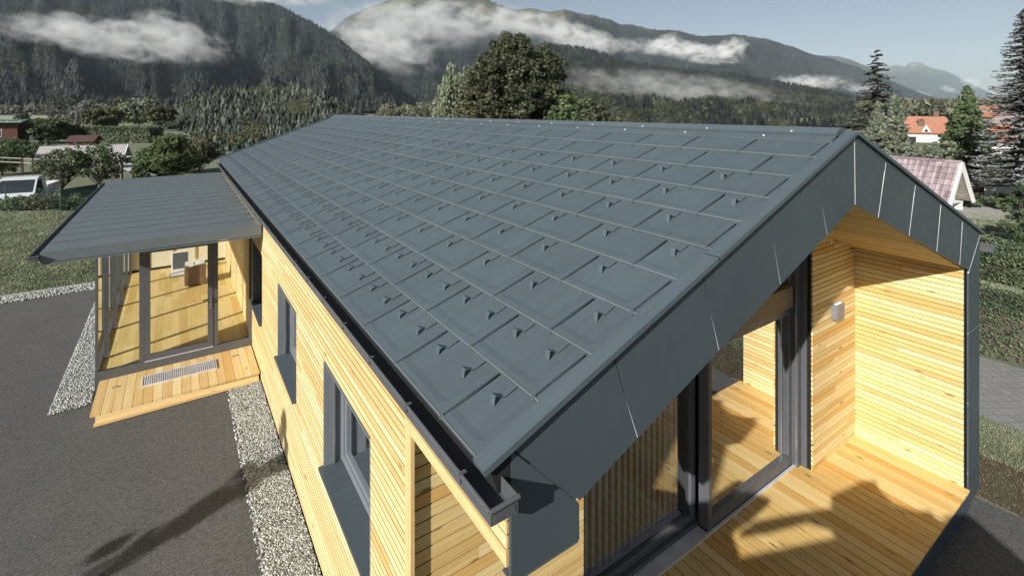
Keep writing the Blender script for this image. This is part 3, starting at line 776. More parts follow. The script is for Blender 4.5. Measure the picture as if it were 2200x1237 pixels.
t.bsdf(base, 0.85, 0, t.bump(t.math('ADD', a1, t.math('MULTIPLY', a3, 0.6)), 0.8, 0.006), 0.35); M['asphalt'] = t.mat
def wobble(pts, step=0.25, amp=0.02):
    out = []
    for (a, b) in zip(pts, pts[1:] + pts[:1]):
        L = math.hypot(b[0] - a[0], b[1] - a[1]); k = max(1, int(L / step)) if L < 40 else 1
        for i in range(k):
            t_ = i / k; out.append((a[0] + (b[0] - a[0]) * t_ + (rng.gauss(0, amp) if k > 1 and i else 0), a[1] + (b[1] - a[1]) * t_ + (rng.gauss(0, amp) if k > 1 and i else 0)))
    return out
sheet('asphalt_drive', wobble([(-18, -8), (9.1, -8), (9.1, 3.0), (0.86, 3.0), (0.86, 11.2), (-1.75, 11.66), (-1.80, 19.05), (-18, 19.05)]), 0.004, M['asphalt'])
t = NT('gravel_bed'); c = t.coord(); vo = t.n('TexVoronoi'); t.l(c, vo.inputs['Vector']); vo.inputs['Scale'].default_value = 38
s_ = t.n('SeparateColor'); t.l(vo.outputs['Color'], s_.inputs[0])
col = t.ramp(s_.outputs[0], [(0.0, (0.10, 0.10, 0.095)), (0.6, (0.30, 0.30, 0.285)), (1.0, (0.55, 0.55, 0.53))])
col = t.mix(t.ramp(vo.outputs['Distance'], [(0.3, (0, 0, 0)), (0.62, (0.9, 0.9, 0.9))]), col, (0.03, 0.03, 0.028))
t.bsdf(col, 0.85, 0, None, 0.3); M['gravelbed'] = t.mat
sheet('gravel_bed', [(0.82, 2.0), (1.42, 2.0), (1.42, 12.2), (0.82, 12.2)], 0.010, M['gravelbed'])
sheet('gravel_bed', [(-1.86, 11.6), (-1.2, 11.6), (-1.2, 19.1), (-1.86, 19.1)], 0.010, M['gravelbed'])
sheet('gravel_bed', [(-18, 19.0), (-1.2, 19.0), (-1.2, 19.68), (-18, 19.68)], 0.008, M['gravelbed'])
b = MB(); x = -18.0
while x < -1.2: b.box(x, x + 0.992, 19.66, 19.735, -0.05, 0.055); x += 1.0
tag(b.build('kerb', simple('concrete', (0.42, 0.41, 0.385), 0.85, var=.2, bump=.2)), kind='structure')
sheet('dirt_strip', wobble([(9.1, -8), (10.35, -8), (10.35, 9), (9.1, 9)], 0.4, 0.05), 0.006, None) if False else None
t = NT('bare_soil'); c = t.coord(); k1 = t.noise(c, 30, 5, .8); k2 = t.noise(c, 3, 3)
t.bsdf(t.mix(t.ramp(k2, [(.4, (0, 0, 0)), (.65, (.7, .7, .7))]), t.ramp(k1, [(.3, (.035, .025, .018)), (.55, (.115, .09, .062)), (.75, (.25, .21, .15))]), (.10, .105, .06)), .95, 0, t.bump(k1, .8, .02), .2)
sheet('soil_strip', wobble([(9.1, -8), (10.35, -8), (10.35, 12), (9.1, 12)], 0.3, 0.05), 0.005, t.mat)
t = NT('grass_pavers'); c = t.coord(); mp = t.n('Mapping'); t.l(c, mp.inputs[0]); mp.inputs['Rotation'].default_value = (0, 0, math.radians(33)); 
br = t.n('TexBrick'); t.l(mp.outputs[0], br.inputs['Vector']); t.setin(br, {'Scale': 1.0, 'Mortar Size': 0.007, 'Brick Width': 0.20, 'Row Height': 0.20, 'Color1': (.27, .27, .265, 1), 'Color2': (.21, .21, .205, 1), 'Mortar': (.07, .075, .06, 1)}); br.offset = 0.0
k1 = t.noise(c, 40, 4, .7); t.bsdf(t.mix(.45, br.outputs[0], t.ramp(k1, [(.3, (.10, .10, .10)), (.7, (.40, .40, .39))])), .9, 0, t.bump(k1, .4, .01), .2)
sheet('paved_path', wobble([(11.42, -6), (14.35, -6), (14.35, 22), (11.42, 22)], 0.4, 0.03), 0.008, t.mat)
t = NT('pale_drive'); c = t.coord(); k1 = t.noise(c, 3, 5, .7); t.bsdf(t.ramp(k1, [(.3, (.30, .29, .30)), (.7, (.42, .40, .41))]), .9)
M['pale'] = t.mat
pp = [P(u, d) for u, d in ((2040, 27.6), (2260, 26.4), (2260, 23.3), (2150, 23.8), (2010, 24.8))]
sheet('driveway', [(p.x, p.y) for p in pp], 0.012, M['pale'])
pp = [Pg(u, d) for u, d in ((268, 66), (330, 62), (335, 45), (262, 49))]
b = MB(); b.face([(p.x, p.y, p.z + 0.02) for p in pp]); tag(b.build('parking_area', simple('white_gravel', (.50, .50, .50), .9)), kind='structure')

# stones: crushed pieces as eight-cornered chips
def stones(name, x0, x1, y0, y1, n, size, z0=0.012):
    X = R.uniform(x0, x1, n); Y = R.uniform(y0, y1, n); S = size * R.uniform(0.55, 1.25, n)
    cube = np.array([(i, j, k) for i in (-1, 1) for j in (-1, 1) for k in (-1, 1)], float) * 0.5
    V = cube[None] * R.uniform(0.55, 1.15, (n, 8, 3)); V *= S[:, None, None] * np.array([1, 0.8, 0.6])
    a = R.uniform(0, 6.28, n); bt = R.normal(0, 0.45, n); ca, sa, cb, sb_ = np.cos(a), np.sin(a), np.cos(bt), np.sin(bt)
    x, y, z = V[..., 0].copy(), V[..., 1].copy(), V[..., 2].copy()
    x, z = x * cb[:, None] + z * sb_[:, None], -x * sb_[:, None] + z * cb[:, None]
    x, y = x * ca[:, None] - y * sa[:, None], x * sa[:, None] + y * ca[:, None]
    V = np.stack([x + X[:, None], y + Y[:, None], z + (z0 + S * R.uniform(0.1, 0.6, n))[:, None]], 2).reshape(-1, 3)
    F6 = np.array([(0, 1, 3, 2), (4, 6, 7, 5), (0, 4, 5, 1), (2, 3, 7, 6), (0, 2, 6, 4), (1, 5, 7, 3)])
    F = (F6[None] + (np.arange(n) * 8)[:, None, None]).reshape(-1, 4)
    return tag(np_mesh(name, V, F, np.repeat(R.uniform(0, 1, n), 6), M['stone']), 'loose light grey crushed stone', kind='stuff')
t = NT('stone'); r = t.attr(); t.bsdf(t.ramp(r, [(0, (.13, .14, .13)), (.5, (.36, .375, .355)), (1, (.64, .655, .63))]), .8, 0, None, .3); M['stone'] = t.mat
stones('gravel', 0.84, 1.37, 5.2, 10.8, 21000, 0.022); stones('gravel', 0.80, 0.90, 5.2, 11.3, 700, 0.03)
stones('gravel', -1.84, -1.27, 11.62, 19.0, 17000, 0.026)
stones('gravel', -13.5, -1.3, 19.04, 19.66, 9500, 0.045)

def blades(name, regions, n, h=0.06, w=0.012, label='short mown lawn grass', dens_noise=0.0, mat=None):
    V = []; 
    X, Y = regions(n); m = len(X); Z = gheight(X, Y)
    a = R.uniform(0, 6.28, m); hh = h * R.uniform(.5, 1.4, m); ww = w * R.uniform(.7, 1.3, m); lx = R.normal(0, .5, m) * hh; ly = R.normal(0, .5, m) * hh
    p0 = np.stack([X - np.cos(a) * ww, Y - np.sin(a) * ww, Z], 1); p1 = np.stack([X + np.cos(a) * ww, Y + np.sin(a) * ww, Z], 1); p2 = np.stack([X + lx, Y + ly, Z + hh], 1)
    V = np.stack([p0, p1, p2], 1).reshape(-1, 3); F = np.arange(m * 3).reshape(-1, 3)
    rn = np.clip(R.uniform(0, 1, m) * .6 + .7 * fbm2(X * .9 + 50, Y * .9 + 50, 3) - .12, 0, 1)
    return tag(np_mesh(name, V, F, rn, mat or M['blade']), label, kind='stuff')
M['blade'] = foliage('grass_blade', (.08, .095, .055), (.23, .26, .16), (.42, .43, .31), .3, .7)
def reg_left(n):
    u = R.uniform(-60, 470, n); v = R.uniform(452, 640, n); d = H0 * FPX / (v - VH); x = (u - UC) / FPX
    X = d * (x * CA + SA); Y = d * (-x * SA + CA); k = (Y > 19.75) ; return X[k], Y[k]
blades('lawn_grass', reg_left, 90000, .05, .022, 'mown lawn grass between the kerb and the wire fence')
def reg_r1(n): return R.uniform(10.25, 11.5, n), R.uniform(0.5, 5, n)
blades('lawn_grass', reg_r1, 30000, .05, .008, 'strip of grass between bare soil and pavers')
def reg_r1b(n): return R.uniform(9.1, 10.4, n), R.uniform(0.5, 5, n)
blades('dry_grass', reg_r1b, 9000, .035, .006, 'thin dry grass on bare soil', mat=foliage('dry_blade', (.07, .05, .03), (.16, .13, .08), (.32, .28, .2), .2, .8))
def reg_r2(n):
    u = R.uniform(2040, 2240, n); v = R.uniform(455, 720, n); d = H0 * FPX / (v - VH); x = (u - UC) / FPX
    return d * (x * CA + SA), d * (-x * SA + CA)
blades('lawn_grass', reg_r2, 40000, .05, .02, 'sloping lawn below the pale driveway')

# ================================================================ PLANTS
M['bark'] = simple('bark', (0.085, 0.07, 0.055), 0.9, var=.3, scale=14)
M['bark_pale'] = simple('bark_pale', (0.30, 0.28, 0.25), 0.85, var=.3, scale=14)
FOL = {
 'dark': foliage('leaf_dark', (0.025, 0.031, 0.018), (0.067, 0.076, 0.044), (0.155, 0.161, 0.098), .18),
 'mid': foliage('leaf_mid', (0.036, 0.053, 0.025), (0.103, 0.138, 0.068), (0.235, 0.276, 0.152), .25),
 'bright': foliage('leaf_bright', (0.040, 0.063, 0.023), (0.115, 0.161, 0.069), (0.253, 0.310, 0.149), .3),
 'pale': foliage('leaf_pale', (0.076, 0.097, 0.058), (0.206, 0.241, 0.158), (0.414, 0.456, 0.331), .3),
 'grey': foliage('leaf_grey', (0.080, 0.085, 0.070), (0.200, 0.205, 0.180), (0.360, 0.360, 0.330), .25),
 'olive': foliage('leaf_olive', (0.040, 0.045, 0.025), (0.120, 0.125, 0.070), (0.240, 0.240, 0.150), .25),
 'spruce': foliage('needle_dark', (0.030, 0.032, 0.024), (0.076, 0.077, 0.062), (0.158, 0.154, 0.127), .08),
 'thuja': foliage('needle_green', (.08, .095, .07), (.22, .25, .18), (.42, .45, .36), .35),
 'cypress': foliage('needle_bright', (.04, .06, .028), (.12, .17, .08), (.24, .29, .16), .3),
 'blue': foliage('needle_blue', (0.030, 0.034, 0.030), (0.150, 0.155, 0.150), (0.500, 0.500, 0.510), .1),
 'hedge': foliage('hedge_leaf', (0.029, 0.044, 0.022), (0.086, 0.122, 0.065), (0.203, 0.250, 0.140), .2),
}
def limb(mb, a, b, r0, r1, seg=4, wob=0.06):
    a = Vector(a); b = Vector(b); L = (b - a).length
    pts = [a.lerp(b, i / seg) + (Vector((rng.gauss(0, 1), rng.gauss(0, 1), rng.gauss(0, .5))) * wob * L * 0.3 if 0 < i < seg else Vector()) for i in range(seg + 1)]
    mb.tube(pts, [r0 + (r1 - r0) * i / seg for i in range(seg + 1)], 6, rng.random()); return pts
def leaf_cloud(C, Rn, per, size, aspect=0.7, up=0.35, fall=0.0, tone=None, seedn=0):
    """C (k,3) clump centres, Rn (k,) clump radii -> quads"""
    k = len(C); n = k * per; idx = np.repeat(np.arange(k), per)
    D = R.normal(0, 1, (n, 3)); D /= np.linalg.norm(D, axis=1)[:, None]; rad = R.uniform(0.25, 1, n) ** 0.5
    Pn = C[idx] + D * (rad * Rn[idx])[:, None] * np.array([1, 1, 0.75]); Pn[:, 2] -= fall * R.uniform(0, 1, n) ** 2
    Nn = D * 0.7 + R.normal(0, .6, (n, 3)) + np.array([0, 0, up]); Nn /= np.linalg.norm(Nn, axis=1)[:, None]
    T = np.cross(Nn, R.normal(0, 1, (n, 3))); T /= np.linalg.norm(T, axis=1)[:, None]; B = np.cross(Nn, T)
    s = size * R.uniform(.6, 1.4, n)[:, None]
    if fall: B = B * 0.3 + np.array([0, 0, -1.0]); 
    a, b = T * s * 0.5 * aspect, B * s * 0.5
    V = np.stack([Pn - b, Pn + a, Pn + b, Pn - a], 1).reshape(-1, 3)
    F = np.arange(n * 4).reshape(-1, 4)
    t = tone if tone is not None else R.uniform(.2, .8, k)
    r = np.clip(t[idx] * 0.55 + R.uniform(0, 1, n) * 0.55 - 0.05, 0, 1)
    return V, F, r
def broadleaf(name, loc, h, rx, trunk, fol, label, cat='tree', clumps=90, per=90, leaf=0.2, crown=None, bark='bark', seed=1, fall=0.0, rtrunk=None, group=None, shape='round', ry=None, clr=0.17):
    global R; R = np.random.default_rng(seed); rng.seed(seed)
    root = empty(name, loc, 0, label, cat, group)
    ry = ry or rx; rz = (h - trunk) / 2; cz = trunk + rz
    k = clumps; D = R.normal(0, 1, (k, 3)); D /= np.linalg.norm(D, axis=1)[:, None]
    rad = R.uniform(.12, 1, k) ** 0.42
    lump = 0.74 + 0.42 * fbm2(D[:, 0] * 2.2 + seed * 3.1 + 9, D[:, 1] * 2.2 + D[:, 2] * 2.6 + 7, seed)
    C = D * (rad * lump)[:, None] * np.array([rx, ry, rz])
    if shape == 'cone': C[:, :2] *= (1.12 - 0.62 * np.clip((C[:, 2] / rz + 1) / 2, 0, 1))[:, None]
    if shape == 'dome': C[:, :2] *= (1.05 - 0.35 * np.clip(C[:, 2] / rz, -.2, 1))[:, None]
    if shape == 'spire': C[:, :2] *= (1.18 - 1.10 * np.clip((C[:, 2] / rz + 1) / 2, 0, 1))[:, None]
    C[:, 2] += cz
    Rn = clr * rx * R.uniform(.7, 1.35, k)
    V, F, r = leaf_cloud(C, Rn, per, leaf, fall=fall)
    V[:, 2] = np.maximum(V[:, 2], 0.02)
    np_mesh('crown', V, F, r, FOL[fol], root)
    rt = rtrunk or max(0.04, h * 0.022); tb = MB()
    pts = limb(tb, (0, 0, -0.1), (rng.gauss(0, .03 * h), rng.gauss(0, .03 * h), trunk + rz * 0.9), rt, rt * 0.35, 6, 0.05)
    for i in range(min(26, k)):
        j = int(i * k / min(26, k)); p = pts[2 + i % 4]; limb(tb, p, C[j] * 0.97, rt * 0.42, rt * 0.07, 4, 0.12)
    tb.build('trunk', M[bark], root, smooth=True); return root
def conifer(name, loc, h, r0, fol, label, levels=30, nb=9, seed=1, droop=0.25, trunk=0.06, spray=0.5, group=None, power=0.9, dens=7, twist=0.0, base=0.04, cat='tree', fat=.030, upturn=0.0):
    global R; R = np.random.default_rng(seed); rng.seed(seed)
    root = empty(name, loc, 0, label, cat, group); V = []; Fr = []; tone = []
    for L in range(levels):
        t = (L + R.uniform(-.3, .3)) / levels; t = min(max(t, 0), .995); z = h * (base + (1 - base) * t)
        rr = r0 * (1 - t) ** power + 0.02 * r0
        m = max(3, int(nb * (0.55 + 0.45 * (1 - t)))); ph = R.uniform(0, 6.28)
        for b in range(m):
            z = h * (base + (1 - base) * t) + h / levels * R.uniform(-.6, .6); a = ph + 6.28 * b / m + R.normal(0, .22); ln = rr * R.uniform(.72, 1.14); dr = droop * R.uniform(.6, 1.4)
            ca, sa = math.cos(a), math.sin(a); n = max(2, int(dens * (0.35 + 0.65 * ln / r0))); tn = R.uniform(.15, .8)
            for i in range(n):
                f = (i + 0.6) / n; x = ln * f; zz = z - dr * ln * f + upturn * ln * f * f + R.normal(0, .015 * h / 10)
                c = np.array([ca * x, sa * x, zz]); w = spray * ln / n * (1.5 + .9 * (1 - f)) + 0.02 * r0
                fw = ln / n * 0.95
                for sd in (-1, 1, 0):
                    d = np.array([ca * .62 - sa * sd * .85, sa * .62 + ca * sd * .85, -dr * .5 - R.uniform(0, .25)]) if sd else np.array([ca, sa, -dr + upturn * f])
                    lng = (w if sd else fw) * R.uniform(.8, 1.25); side = np.cross(d, [0, 0, 1.]); side /= (np.linalg.norm(side) + 1e-6)
                    hw = max(0.15 * lng, fat * r0) * R.uniform(1.0, 1.9)
                    tilt = np.array([0, 0, R.uniform(-.8, .8)]) * hw
                    V += [c - side * hw * .4, c + d * lng * .5 + side * hw + tilt, c + d * lng, c + d * lng * .5 - side * hw - tilt]
                    tone.append(min(1, max(0, tn * .45 + f * .35 + R.uniform(-.1, .35))))
    V = np.array(V); V[:, 2] = np.maximum(V[:, 2], 0.02); F = np.arange(len(V)).reshape(-1, 4)
    np_mesh('crown', V, F, tone, FOL[fol], root)
    tb = MB(); tb.tube([(0, 0, -0.1), (0, 0, h * .5), (0, 0, h * .985)], [trunk * 1.0, trunk * .6, 0.01], 8)
    tb.build('trunk', M['bark'], root, smooth=True); return root
def leafbox(name, x0, x1, y0, y1, z0, z1, n, leaf, fol, label, cat='hedge', seed=3, rz=0.0, group=None, rough=0.06):
    """clipped hedge: leaves through its outer shell round a woody core"""
    global R; R = np.random.default_rng(seed)
    lx, ly, lz = x1 - x0, y1 - y0, z1 - z0; root = empty(name, ((x0 + x1) / 2, (y0 + y1) / 2, z0), rz, label, cat, group)
    A = np.array([lx * ly, ly * lz, ly * lz, lx * lz, lx * lz]); A = A / A.sum(); side = R.choice(5, n, p=A)
    x = R.uniform(-lx / 2, lx / 2, n); y = R.uniform(-ly / 2, ly / 2, n); z = R.uniform(0.02, lz, n)
    dp = np.abs(R.normal(0, rough, n))
    z = np.where(side == 0, lz - dp, z); x = np.where(side == 1, -lx / 2 + dp, x); x = np.where(side == 2, lx / 2 - dp, x); y = np.where(side == 3, -ly / 2 + dp, y); y = np.where(side == 4, ly / 2 - dp, y)
    bl = (fbm2(x * 1.6 + y + 20, y * 1.6 + z * 2 + 30, seed) - .5) * .28; z = np.maximum(z + bl * (z > lz * .3), .02)
    Nn = np.zeros((n, 3)); Nn[side == 0, 2] = 1; Nn[side == 1, 0] = -1; Nn[side == 2, 0] = 1; Nn[side == 3, 1] = -1; Nn[side == 4, 1] = 1
    Nn += R.normal(0, .6, (n, 3)); Nn /= np.linalg.norm(Nn, axis=1)[:, None]
    T = np.cross(Nn, R.normal(0, 1, (n, 3))); T /= np.linalg.norm(T, axis=1)[:, None]; B = np.cross(Nn, T); s = leaf * R.uniform(.6, 1.4, n)[:, None]
    C = np.stack([x, y, z], 1); V = np.stack([C - B * s * .5, C + T * s * .35, C + B * s * .5, C - T * s * .35], 1).reshape(-1, 3)
    np_mesh('leaves', V, np.arange(n * 4).reshape(-1, 4), np.clip(R.uniform(0, 1, n) * .7 + (bl * 2 + .15), 0, 1), FOL[fol], root)
    c = MB(); q = max(.10, rough * 1.6); c.box(-lx / 2 + q, lx / 2 - q, -ly / 2 + q, ly / 2 - q, 0, lz - q - .06); c.build('stems', M['bark'], root); return root

# --- trees behind the ridge
broadleaf('broadleaf_tree', P(1110, 60, -.6), 15.6, 6.4, 1.5, 'dark', 'tallest dark dense tree rising behind the middle of the roof ridge', clumps=620, per=70, leaf=.34, seed=21, shape='dome', clr=.13)
broadleaf('willow_tree', P(990, 63, -.6), 11.9, 3.5, 1.0, 'pale', 'pale weeping birch like tree left of the tallest dark tree', clumps=170, per=80, leaf=.40, seed=22, fall=1.6, bark='bark_pale', clr=.2)
broadleaf('broadleaf_tree', P(1228, 50, -.6), 8.2, 2.5, .8, 'bright', 'small fresh green tree right of the tallest dark tree', clumps=120, per=60, leaf=.26, seed=23)
broadleaf('broadleaf_tree', P(1277, 46, -.6), 7.3, 1.9, .8, 'dark', 'small dark tree with reddish shade behind the ridge', clumps=100, per=60, leaf=.24, seed=24)
broadleaf('broadleaf_tree', P(1020, 55, -.6), 8.4, 3.0, .8, 'olive', 'low olive green tree at the foot of the weeping tree', clumps=120, per=60, leaf=.28, seed=25)
broadleaf('shrub', P(1325, 44, -.6), 6.1, 1.3, .3, 'olive', 'small yellowish shrub just above the ridge right of the dark trees', 'shrub', clumps=60, per=50, leaf=.2, seed=26)
# --- right side
conifer('spruce_tree', P(1884, 44, 0), 10.9, 2.5, 'spruce', 'tall sparse dark spruce behind the gable peak', levels=31, nb=8, seed=31, droop=.30, trunk=.16, dens=10, spray=.6, power=.75, base=.22, upturn=.15)
broadleaf('thuja_tree', P(1886, 37, 0), 6.0, 1.6, .1, 'thuja', 'light green conifer in front of the tall sparse spruce', clumps=420, per=46, leaf=.17, seed=32, shape='spire', clr=.11)
broadleaf('thuja_tree', P(1922, 38, 0), 6.5, 1.45, .1, 'thuja', 'light green pointed conifer right of its shorter twin', clumps=400, per=46, leaf=.17, seed=33, shape='spire', clr=.11)
broadleaf('cypress_tree', P(2078, 36, 0), 7.0, 2.25, .1, 'cypress', 'rich green cone shaped cypress between orange roof and blue spruce', clumps=560, per=50, leaf=.18, seed=34, shape='spire', clr=.10)
conifer('blue_spruce', P(2198, 25.5, 0), 10.6, 2.35, 'blue', 'large silver tipped blue spruce at the edge of the garden', levels=50, nb=13, seed=35, droop=.28, trunk=.2, dens=22, spray=.5, fat=.02, power=.8, base=.14, upturn=.22)
broadleaf('shrub', P(1975, 34.5, 0), 2.9, 1.7, .1, 'thuja', 'wide light shrub behind the tiled garden house', 'shrub', clumps=110, per=60, leaf=.15, seed=36)
broadleaf('shrub', P(2022, 35.5, 0), 3.2, 1.5, .1, 'pale', 'pale bushy shrub under the orange roof', 'shrub', clumps=100, per=60, leaf=.15, seed=37)
broadleaf('shrub', P(1915, 32, 0), 2.6, 1.5, .1, 'thuja', 'grey green shrub directly above the falling gable edge', 'shrub', clumps=100, per=60, leaf=.15, seed=38)
broadleaf('shrub', P(2222, 18.4, 0), 3.0, .85, .1, 'hedge', 'dark glossy shrub at the end of the lawn beside the driveway', 'shrub', clumps=100, per=80, leaf=.09, seed=39)
broadleaf('shrub', P(2150, 26.4, 0), .9, .5, .1, 'cypress', 'leafy green shrub in front of the white garden wall', 'shrub', clumps=60, per=60, leaf=.12, seed=40)
broadleaf('shrub', P(2088, 27.2, 0), .9, .7, .05, 'cypress', 'low dark plant beside the white bench', 'shrub', clumps=30, per=50, leaf=.1, seed=41)
p = P(2190, 15.3); leafbox('hedge', p.x - 1.0, p.x + 1.0, p.y - 1.7, p.y + 1.7, 0, 1.0, 16000, .075, 'hedge', 'loose dark green hedge between lawn and upper garden', seed=42, rz=-.25, rough=.13)
leafbox('hedge', 14.45, 16.2, -1.5, 6.5, 0, 1.15, 30000, .055, 'hedge', 'clipped flat topped hedge along the paver path', seed=43)
# --- left side
broadleaf('apple_tree', Pg(211, 34.5), 3.9, 1.75, .95, 'mid', 'apple tree with leaning bare trunk beside the canopy corner', clumps=90, per=45, leaf=.15, seed=51, rtrunk=.09, bark='bark_pale')
broadleaf('apple_tree', Pg(133, 33.5), 3.5, 1.55, .9, 'mid', 'apple tree partly hiding the rear of the white truck', clumps=80, per=45, leaf=.15, seed=52, rtrunk=.09)
broadleaf('shrub', Pg(360, 42), 4.0, 2.15, .1, 'bright', 'big round light green bush above the canopy roof', 'shrub', clumps=260, per=60, leaf=.17, seed=53, shape='dome')
broadleaf('shrub', Pg(308, 41), 1.9, .9, .1, 'mid', 'lower green bush left of the big round one', 'shrub', clumps=110, per=60, leaf=.16, seed=54)
broadleaf('shrub', Pg(415, 47), 3.4, 2.4, .1, 'olive', 'grey green bush between the big round bush and the main roof', 'shrub', clumps=150, per=60, leaf=.19, seed=55)
broadleaf('broadleaf_tree', Pg(222, 112), 7.0, 3.9, 2.4, 'olive', 'round crowned tree with dark forked trunk in the far meadow', clumps=150, per=60, leaf=.45, seed=56)
broadleaf('broadleaf_tree', Pg(298, 150), 9.6, 5.6, 2.2, 'pale', 'large pale leaved tree in front of the spruce wood', clumps=200, per=60, leaf=.6, seed=57, bark='bark_pale')
broadleaf('broadleaf_tree', Pg(345, 140), 7.6, 3.9, 2.0, 'olive', 'dark olive tree right of the large pale one', clumps=120, per=60, leaf=.5, seed=58)
broadleaf('broadleaf_tree', Pg(106, 88), 4.7, 3.3, .6, 'mid', 'rounded deep green tree beside the brick house', clumps=170, per=60, leaf=.32, seed=59)
broadleaf('broadleaf_tree', Pg(150, 92), 3.6, 2.2, .5, 'olive', 'smaller tree right of the rounded deep green one', clumps=80, per=60, leaf=.3, seed=60)
for i, (u, d, h, r_, f_, lb) in enumerate([(45, 240, 8, 5, 'grey', 'pale grey round tree behind the green roof'), (116, 300, 8, 4, 'grey', 'small grey tree in the far field'), (133, 330, 6.5, 4, 'pale', 'low pale tree on the field edge'),
        (161, 235, 7.5, 4.2, 'grey', 'grey willow left of its taller twin'), (183, 225, 10, 4.6, 'grey', 'tallest grey willow in the row on the meadow'), (148, 210, 4.6, 5, 'grey', 'low wide grey willow bush'), (175, 205, 4.2, 4.5, 'grey', 'low grey willow bush under the tallest willow'), (258, 300, 14, 6.5, 'olive', 'dark tree before the foot of the mountain'), (265, 190, 6, 3.5, 'grey', 'grey bush left of the large pale tree'),
        (138, 420, 15, 9, 'dark', 'flat topped dark tree at the far field edge'), (188, 430, 16, 7, 'grey', 'small grey tree far off at the forest foot')]):
    broadleaf('field_tree', Pg(u, d), h, r_, h * .15, f_, lb, clumps=60, per=45, leaf=r_ * .16, seed=70 + i)
leafbox('hedge', *(lambda p: (p.x - 8, p.x + 8, p.y - 1.8, p.y + 1.8))(Pg(252, 92)), gz0(-50, 70), 2.3, 9000, .33, 'hedge', 'long dark hedge row crossing the meadow', seed=90, rz=-YAW - .1, rough=.4)
for i, (u, d, h, r_, lb) in enumerate([(50, 27.4, .85, .95, 'straggly shrub by the fence below the truck windscreen'), (97, 27.0, .95, .95, 'straggly shrub by the fence left of the green post'), (152, 27.8, .85, .8, 'thin shrub inside the fence right of the green post'), (165, 28.8, .95, .8, 'low shrub behind the wire fence below the apple trees'), (8, 28, .8, .7, 'shrub at the outer fence post')]):
    broadleaf('shrub', Pg(u, d), h, r_, .05, ('mid', 'olive')[i % 2], lb, 'shrub', clumps=46, per=36, leaf=.09, seed=95 + i, clr=.2)
broadleaf('shrub', Pg(4, 45), 3.3, 1.9, .1, 'bright', 'leafy climbing shrub on the timber rail', 'shrub', clumps=90, per=60, leaf=.16, seed=102)
broadleaf('shrub', Pg(60, 62), 1.6, 3.4, .1, 'hedge', 'low dark shrub bank behind the timber rail', 'shrub', clumps=90, per=60, leaf=.25, seed=103)
broadleaf('shrub', Pg(12, 75), 1.6, 2.5, .1, 'mid', 'low shrub below the brick house terrace', 'shrub', clumps=60, per=60, leaf=.25, seed=104)
# slender young tree beside the drive; its shadow falls across the asphalt
broadleaf('young_tree', (-7.9, 4.42, 0), 6.2, .38, 3.6, 'mid', 'slender young tree standing beside the asphalt drive', clumps=22, per=60, leaf=.13, seed=110, rtrunk=.05, clr=.36)

# ================================================================ SMALL BUILDINGS, FENCES, VEHICLE
def facing(p, extra=0.0):
    """rotation about z so that local -y points to the camera"""
    return math.atan2(p.x, -p.y) + math.pi + extra if False else math.atan2(-p.x, p.y) + extra
M['plaster'] = simple('white_plaster', (.66, .65, .63), .85, var=.08)
M['brickred'] = (lambda t: (t.bsdf(t.mix(t.noise(t.coord(), 3, 4), (.085, .035, .025), (.14, .062, .045)), .85), t.mat)[1])(NT('raw_brick'))
M['netgreen'] = simple('green_netting', (.07, .16, .11), .7, var=.2)
M['darkwood'] = simple('dark_wood', (.055, .04, .032), .8, var=.3)
M['greywood'] = simple('weathered_wood', (.26, .24, .21), .85, var=.3)
M['winblack'] = simple('window_dark', (.02, .022, .025), .15)
def rooftile(name, c0, c1, w=.3, rows=.34):
    t = NT(name); uv = t.uv(); br = t.n('TexBrick'); t.l(uv, br.inputs['Vector']); br.offset = 0.0
    t.setin(br, {'Scale': 1.0, 'Mortar Size': .018, 'Brick Width': w, 'Row Height': rows, 'Color1': (*c0, 1), 'Color2': (*c1, 1), 'Mortar': (*[x * .45 for x in c0], 1), 'Bias': 0.0})
    wv = t.n('TexWave'); wv.wave_type = 'BANDS'; wv.bands_direction = 'X'; t.l(uv, wv.inputs['Vector']); t.setin(wv, {'Scale': 6.283 / w / 20 * 1.0, 'Distortion': 0.0})
    k = t.noise(t.coord(), 2.5, 4); col = t.mix(t.math('MULTIPLY', k, .5), br.outputs[0], tuple(min(1, x * 1.35) for x in c1))
    t.bsdf(col, .7, 0, t.bump(wv.outputs['Fac'], .6, .03), .35); return t.mat
M['pinktile'] = rooftile('mauve_roof_tile', (.20, .135, .15), (.30, .21, .235))
M['orangetile'] = rooftile('orange_roof_tile', (.36, .165, .105), (.45, .22, .15), .3, .4)

